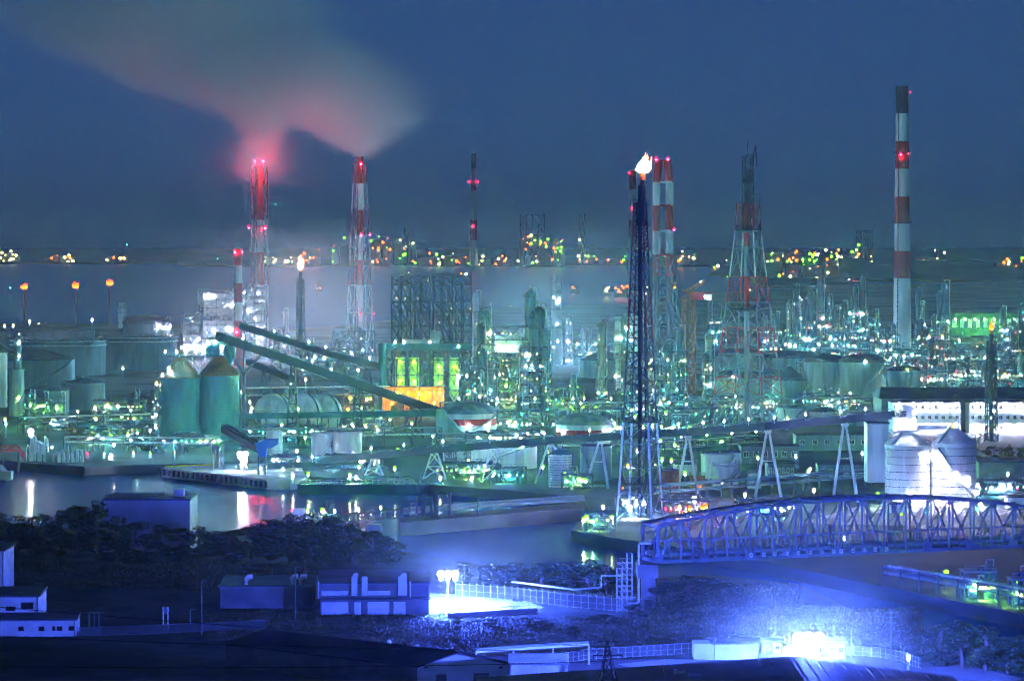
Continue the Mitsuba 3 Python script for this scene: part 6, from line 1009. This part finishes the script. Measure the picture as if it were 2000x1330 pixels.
FAR = [('glaring white far factory cut by the left border', 14, 9600, 46, 26, (DW, DW, DO), 12, 'boxes', 512), ('bright far plant with a conveyor on the left shore', 122, 9700, 44, 14, (DW, DO), 9, 'boxes', 514), ('low far building with a row of lit windows on the left shore', 228, 9700, 44, 12, (DW, DO), 8, 'boxes', 510), ('far white lit quay behind the framed chimney', 560, 9000, 120, 10, (DW,), 16, 'boxes', 512), ('far shed with bright lamps behind the slim flare', 605, 8700, 40, 26, (DW, DO), 6, 'boxes', 512), ('dark square far block with warm steam left of the second chimney', 662, 8800, 34, 55, (DG, DO), 4, 'boxes', 516), ('orange and green lit far steelworks right of the second chimney', 755, 8500, 70, 56, (DO, DO, DG, DW), 18, 'boxes', 516), ('far twin pale stacks in the haze behind the lattice frames', 795, 9000, 36, 46, (DG, DW), 6, 'stacks', 516), ('green dotted far quay behind the lattice frames', 860, 8400, 110, 26, (DG, DG, DW, DO), 16, 'boxes', 518), ('far yard with warm and green lamps right of the distant striped chimney', 965, 8400, 70, 26, (DO, DG, DW), 10, 'boxes', 518), ('dark lamp dotted far steelworks tower block', 1040, 8300, 58, 62, (DW, DO, DG), 20, 'tower', 518), ('green lit far furnace right of the steelworks tower', 1085, 8300, 40, 52, (DG, DG, DO), 16, 'boxes', 518), ('faint pale far towers with two orange lamps', 1138, 8800, 26, 66, (DO, DW), 6, 'stacks', 516), ('low far quay with green lamps left of the big flare', 1190, 8600, 90, 14, (DG, DO), 8, 'boxes', 512), ('bright far sheds between the big flare and the derrick', 1318, 8200, 60, 22, (DW, DW, DO), 9, 'boxes', 512), ('single bright lamp house on the far shore left of the derrick', 1354, 8200, 16, 14, (DW,), 2, 'boxes', 506), ('green and warm lit houses on the right far hill, left part', 1530, 6000, 90, 40, (DG, DG, DW, DO), 20, 'boxes', 530), ('yellow green lit group on the right far hill', 1600, 5900, 70, 40, (DG, DG, DW), 22, 'boxes', 535), ('orange and white lit works on the right far hill ridge', 1635, 6200, 90, 26, (DO, DO, DW, DG), 24, 'boxes', 512), ('lit far tower group with green and orange lamps left of the very tall chimney', 1690, 6000, 36, 46, (DG, DO, DW), 9, 'tower', 524), ('dim far works with few lamps right of the very tall chimney', 1822, 6400, 60, 40, (DO, DW), 6, 'boxes', 520), ('far works at the right edge with an orange lamp', 1972, 6200, 50, 36, (DO, DG, DW), 9, 'boxes', 540), ('far hillside houses below the green lit group', 1570, 5600, 150, 50, (DW, DG, DO), 20, 'boxes', 560), ('dark lamp dotted quay beyond the inlet behind the derrick', 1420, 7000, 60, 14, (DG, DW, DO), 8, 'boxes', 532)]
for i, (l, px, Y, w, h, ks, n, shp, base) in enumerate(FAR): far(l, px, Y, w, h, ks, n, shp, 300 + i, None, base)
for i, (px, Y, row) in enumerate(((538, 9000, 399), (248, 9700, 478), (20, 9700, 562), (425, 9300, 505), (1906, 6400, 536))):
    if row > 490 or True:
        t = thing('beacon', ['tiny green beacon on a far mast right of the framed chimney', 'tiny green beacon on a far mast at the left', 'tiny green beacon low on the left water', 'tiny green beacon on the far left shore', 'tiny green beacon at the far right'][i], 'beacon'); Y = Y if i != 2 else 4000; p = at(px, row, Y); part(t, 'mast', MB().tube([(p[0], Y, -3), (p[0], Y, p[2])], .12 * sc(Y), 5), 'dark_steel'); lamp(t, 'dotteal', p, 1.5 * sc(Y))
for i, (l, px, py, w, kd, n) in enumerate((('orange lit ship on the inlet left of the big flare', 1214, 580, 30, 'dotorange', 9), ('pale ship on the inlet beside the orange ship', 1188, 578, 24, 'dotwhite', 5), ('small boat with a warm lamp on the inlet', 1124, 572, 18, 'dotorange', 2), ('far ship with one bright lamp on the left water', 622, 572, 14, 'dotorange', 2))):
    t, x, Y, Lh = boat(l, px, py, w, 'wall_dark', True, None, 'ship', 5.0)
    for k in range(n): lamp(t, kd, (x + R.uniform(-.8, .8) * Lh, Y - Lh * .35, R.uniform(3, 11)), R.uniform(.8, 1.6))

# ================================================================ smoke, steam and added near mist: bodies of air with soft edges
def sstep(a, b, x): t_ = np.clip((x - a) / (b - a), 0, 1); return t_ * t_ * (3 - 2 * t_)
def cloud(name, label, lo, hi, n, dens, alb):
    lo, hi = np.array(lo, float), np.array(hi, float); ax = [np.linspace(lo[k], hi[k], n[k]) for k in range(3)]; Z, Yy, X = np.meshgrid(ax[2], ax[1], ax[0], indexing='ij')
    g = dens(X, Yy, Z); e = 1.0
    for A, k in ((X, 0), (Yy, 1), (Z, 2)):
        u = (A - lo[k]) / (hi[k] - lo[k]); e = e * sstep(0, .12, u) * sstep(0, .12, 1 - u) if not (k == 2 and lo[2] < 0) else e * sstep(0, .15, 1 - u)
    g = (g * e + 1e-4).astype(np.float32); key = numbered(name)
    scene[key + '_medium'] = {'type': 'heterogeneous', 'albedo': rgb(alb), 'sigma_t': {'type': 'gridvolume', 'grid': mi.VolumeGrid(g[..., None]), 'to_world': T().translate(lo.tolist()).scale((hi - lo).tolist())}}
    scene[key] = {'type': 'cube', 'to_world': T().translate(((lo + hi) / 2).tolist()).scale(((hi - lo) / 2).tolist()), 'bsdf': {'type': 'null'}, 'interior': {'type': 'ref', 'id': key + '_medium'}, 'exterior': {'type': 'ref', 'id': 'air'}}
    labels[key] = {'label': label, 'category': name, 'kind': 'stuff'}
def plume(X, Yy, Z):
    px, py = 1000 + X / sc(PY), HOR - (Z - H) / sc(PY); P3 = np.stack([X * .016, Yy * .016, Z * .020], -1); nz = meshkit.fbm(P3, 5, 3); wob = (nz - .5) * 110
    u, v = px + wob, py + wob * .6
    low = np.interp(u, [-60, 60, 180, 260, 330, 420, 480, 500, 524, 560, 600, 650, 690, 705, 730, 800, 850, 900], [90, 130, 150, 195, 225, 228, 262, 300, 300, 250, 262, 290, 304, 312, 304, 262, 232, 200])
    upr = np.interp(v, [-40, 0, 60, 130, 230, 320], [615, 620, 640, 760, 850, 745]); lft = np.interp(v, [-40, 60, 120, 200, 300], [-60, -30, 60, 240, 420])
    near = np.minimum(np.abs(px - 507), np.abs(px - 703)); sw = 14 + .45 * np.clip(near, 0, 130)
    body = sstep(0, 1, (low - v + .25 * sw) / (1.4 * sw)) * sstep(-60, 120, upr - u) * sstep(-20, 260, u - lft)
    for cx, top in ((507, 306), (703, 304)):
        h = top - py; wd = 7 + .55 * np.clip(h, 0, 60) + 0 * px; body = np.maximum(body, .8 * np.exp(-((px - cx - .15 * np.clip(h, 0, 80)) / wd) ** 2) * sstep(-4, 4, h) * sstep(90, 50, h))
    yy = np.exp(-((Yy - PY - 6) / 34) ** 2); glow = .0
    return .070 * body * yy * np.clip(2.6 * nz - .62, .06, 2) + .055 / (1 + ((px - 507) ** 2 + (py - 312) ** 2) / 20 ** 2) ** 1.6  # last term: fog added round the stack top for the red halo
cloud('smoke', 'broad pale smoke drifting up to the left from the two striped chimneys', (-330, PY - 75, 84), (-20, PY + 75, 236), (128, 24, 72), plume, (.99, .955, .93))
PUFFS = [(-112, 1670, 22, 45, 90, 36, .007, 1), (22, 1590, 22, 34, 70, 36, .012, 2), (-225, 1400, 12, 60, 55, 12, .0014, 3), (200, 1690, 14, 90, 110, 22, .0006, 4), (-10, 1250, 10, 160, 120, 14, .0003, 5)]
def plant_mist(X, Yy, Z):
    g = .00013 * np.exp(-np.clip(Z, 0, None) / 24) * (.4 + 1.2 * meshkit.fbm(np.stack([X * .012, Yy * .012, Z * .03], -1), 3))
    for cx, cy, cz, rx, ry, rz, d, sd in PUFFS:
        n = meshkit.fbm(np.stack([X * .02, Yy * .02, Z * .03 + sd], -1), 4, sd); g = g + d * np.exp(-((X - cx) / rx) ** 2 - ((Yy - cy) / ry) ** 2 - ((Z - cz) / rz) ** 2) * np.clip(2.4 * n - .5, 0.05, 2)
    return g
cloud('steam', 'lamp lit steam and mist drifting low through the whole refinery', (-345, 845, -3), (372, 1905, 78), (90, 130, 30), plant_mist, (.97, .97, .97))
FL = [at(1580, 1250, 454), at(875, 1124, 572)]
def near_glow_mist(X, Yy, Z):
    n = .5 + meshkit.fbm(np.stack([X * .02, Yy * .02, Z * .05], -1), 3); g = .00025 * np.exp(-np.clip(Z, 0, None) / 10)
    for p, a in zip(FL, (.014, .007)): g = g + a * np.exp(-((X - p[0]) / 13) ** 2 - ((Yy - p[1]) / 20) ** 2 - ((Z - p[2]) / 9) ** 2)  # mist added and thickened here to give the floodlights a halo
    return g * n
cloud('mist', 'added thin mist over the near field, thickened to glow round the two floodlights', (-70, 400, -3), (105, 640, 30), (60, 60, 28), near_glow_mist, (.97, .97, .97))
# ================================================================ how often each kind of lamp is sampled as a light
tot = 0.0
for k, (c, L, halo_ball, w) in KINDS.items():
    wt = w * POWER[k] ** .55; tot += wt
    if w: scene['bulb_' + k]['bulb']['emitter']['sampling_weight'] = float(wt)
    if POWER[k] == 0: del scene['bulb_' + k]
SKY['sampling_weight'] = float(.25 * tot)
for k in list(scene):
    if scene[k].get('emitter', {}).get('sampling_weight') == 12.0: scene[k]['emitter']['sampling_weight'] = float(.004 * tot)
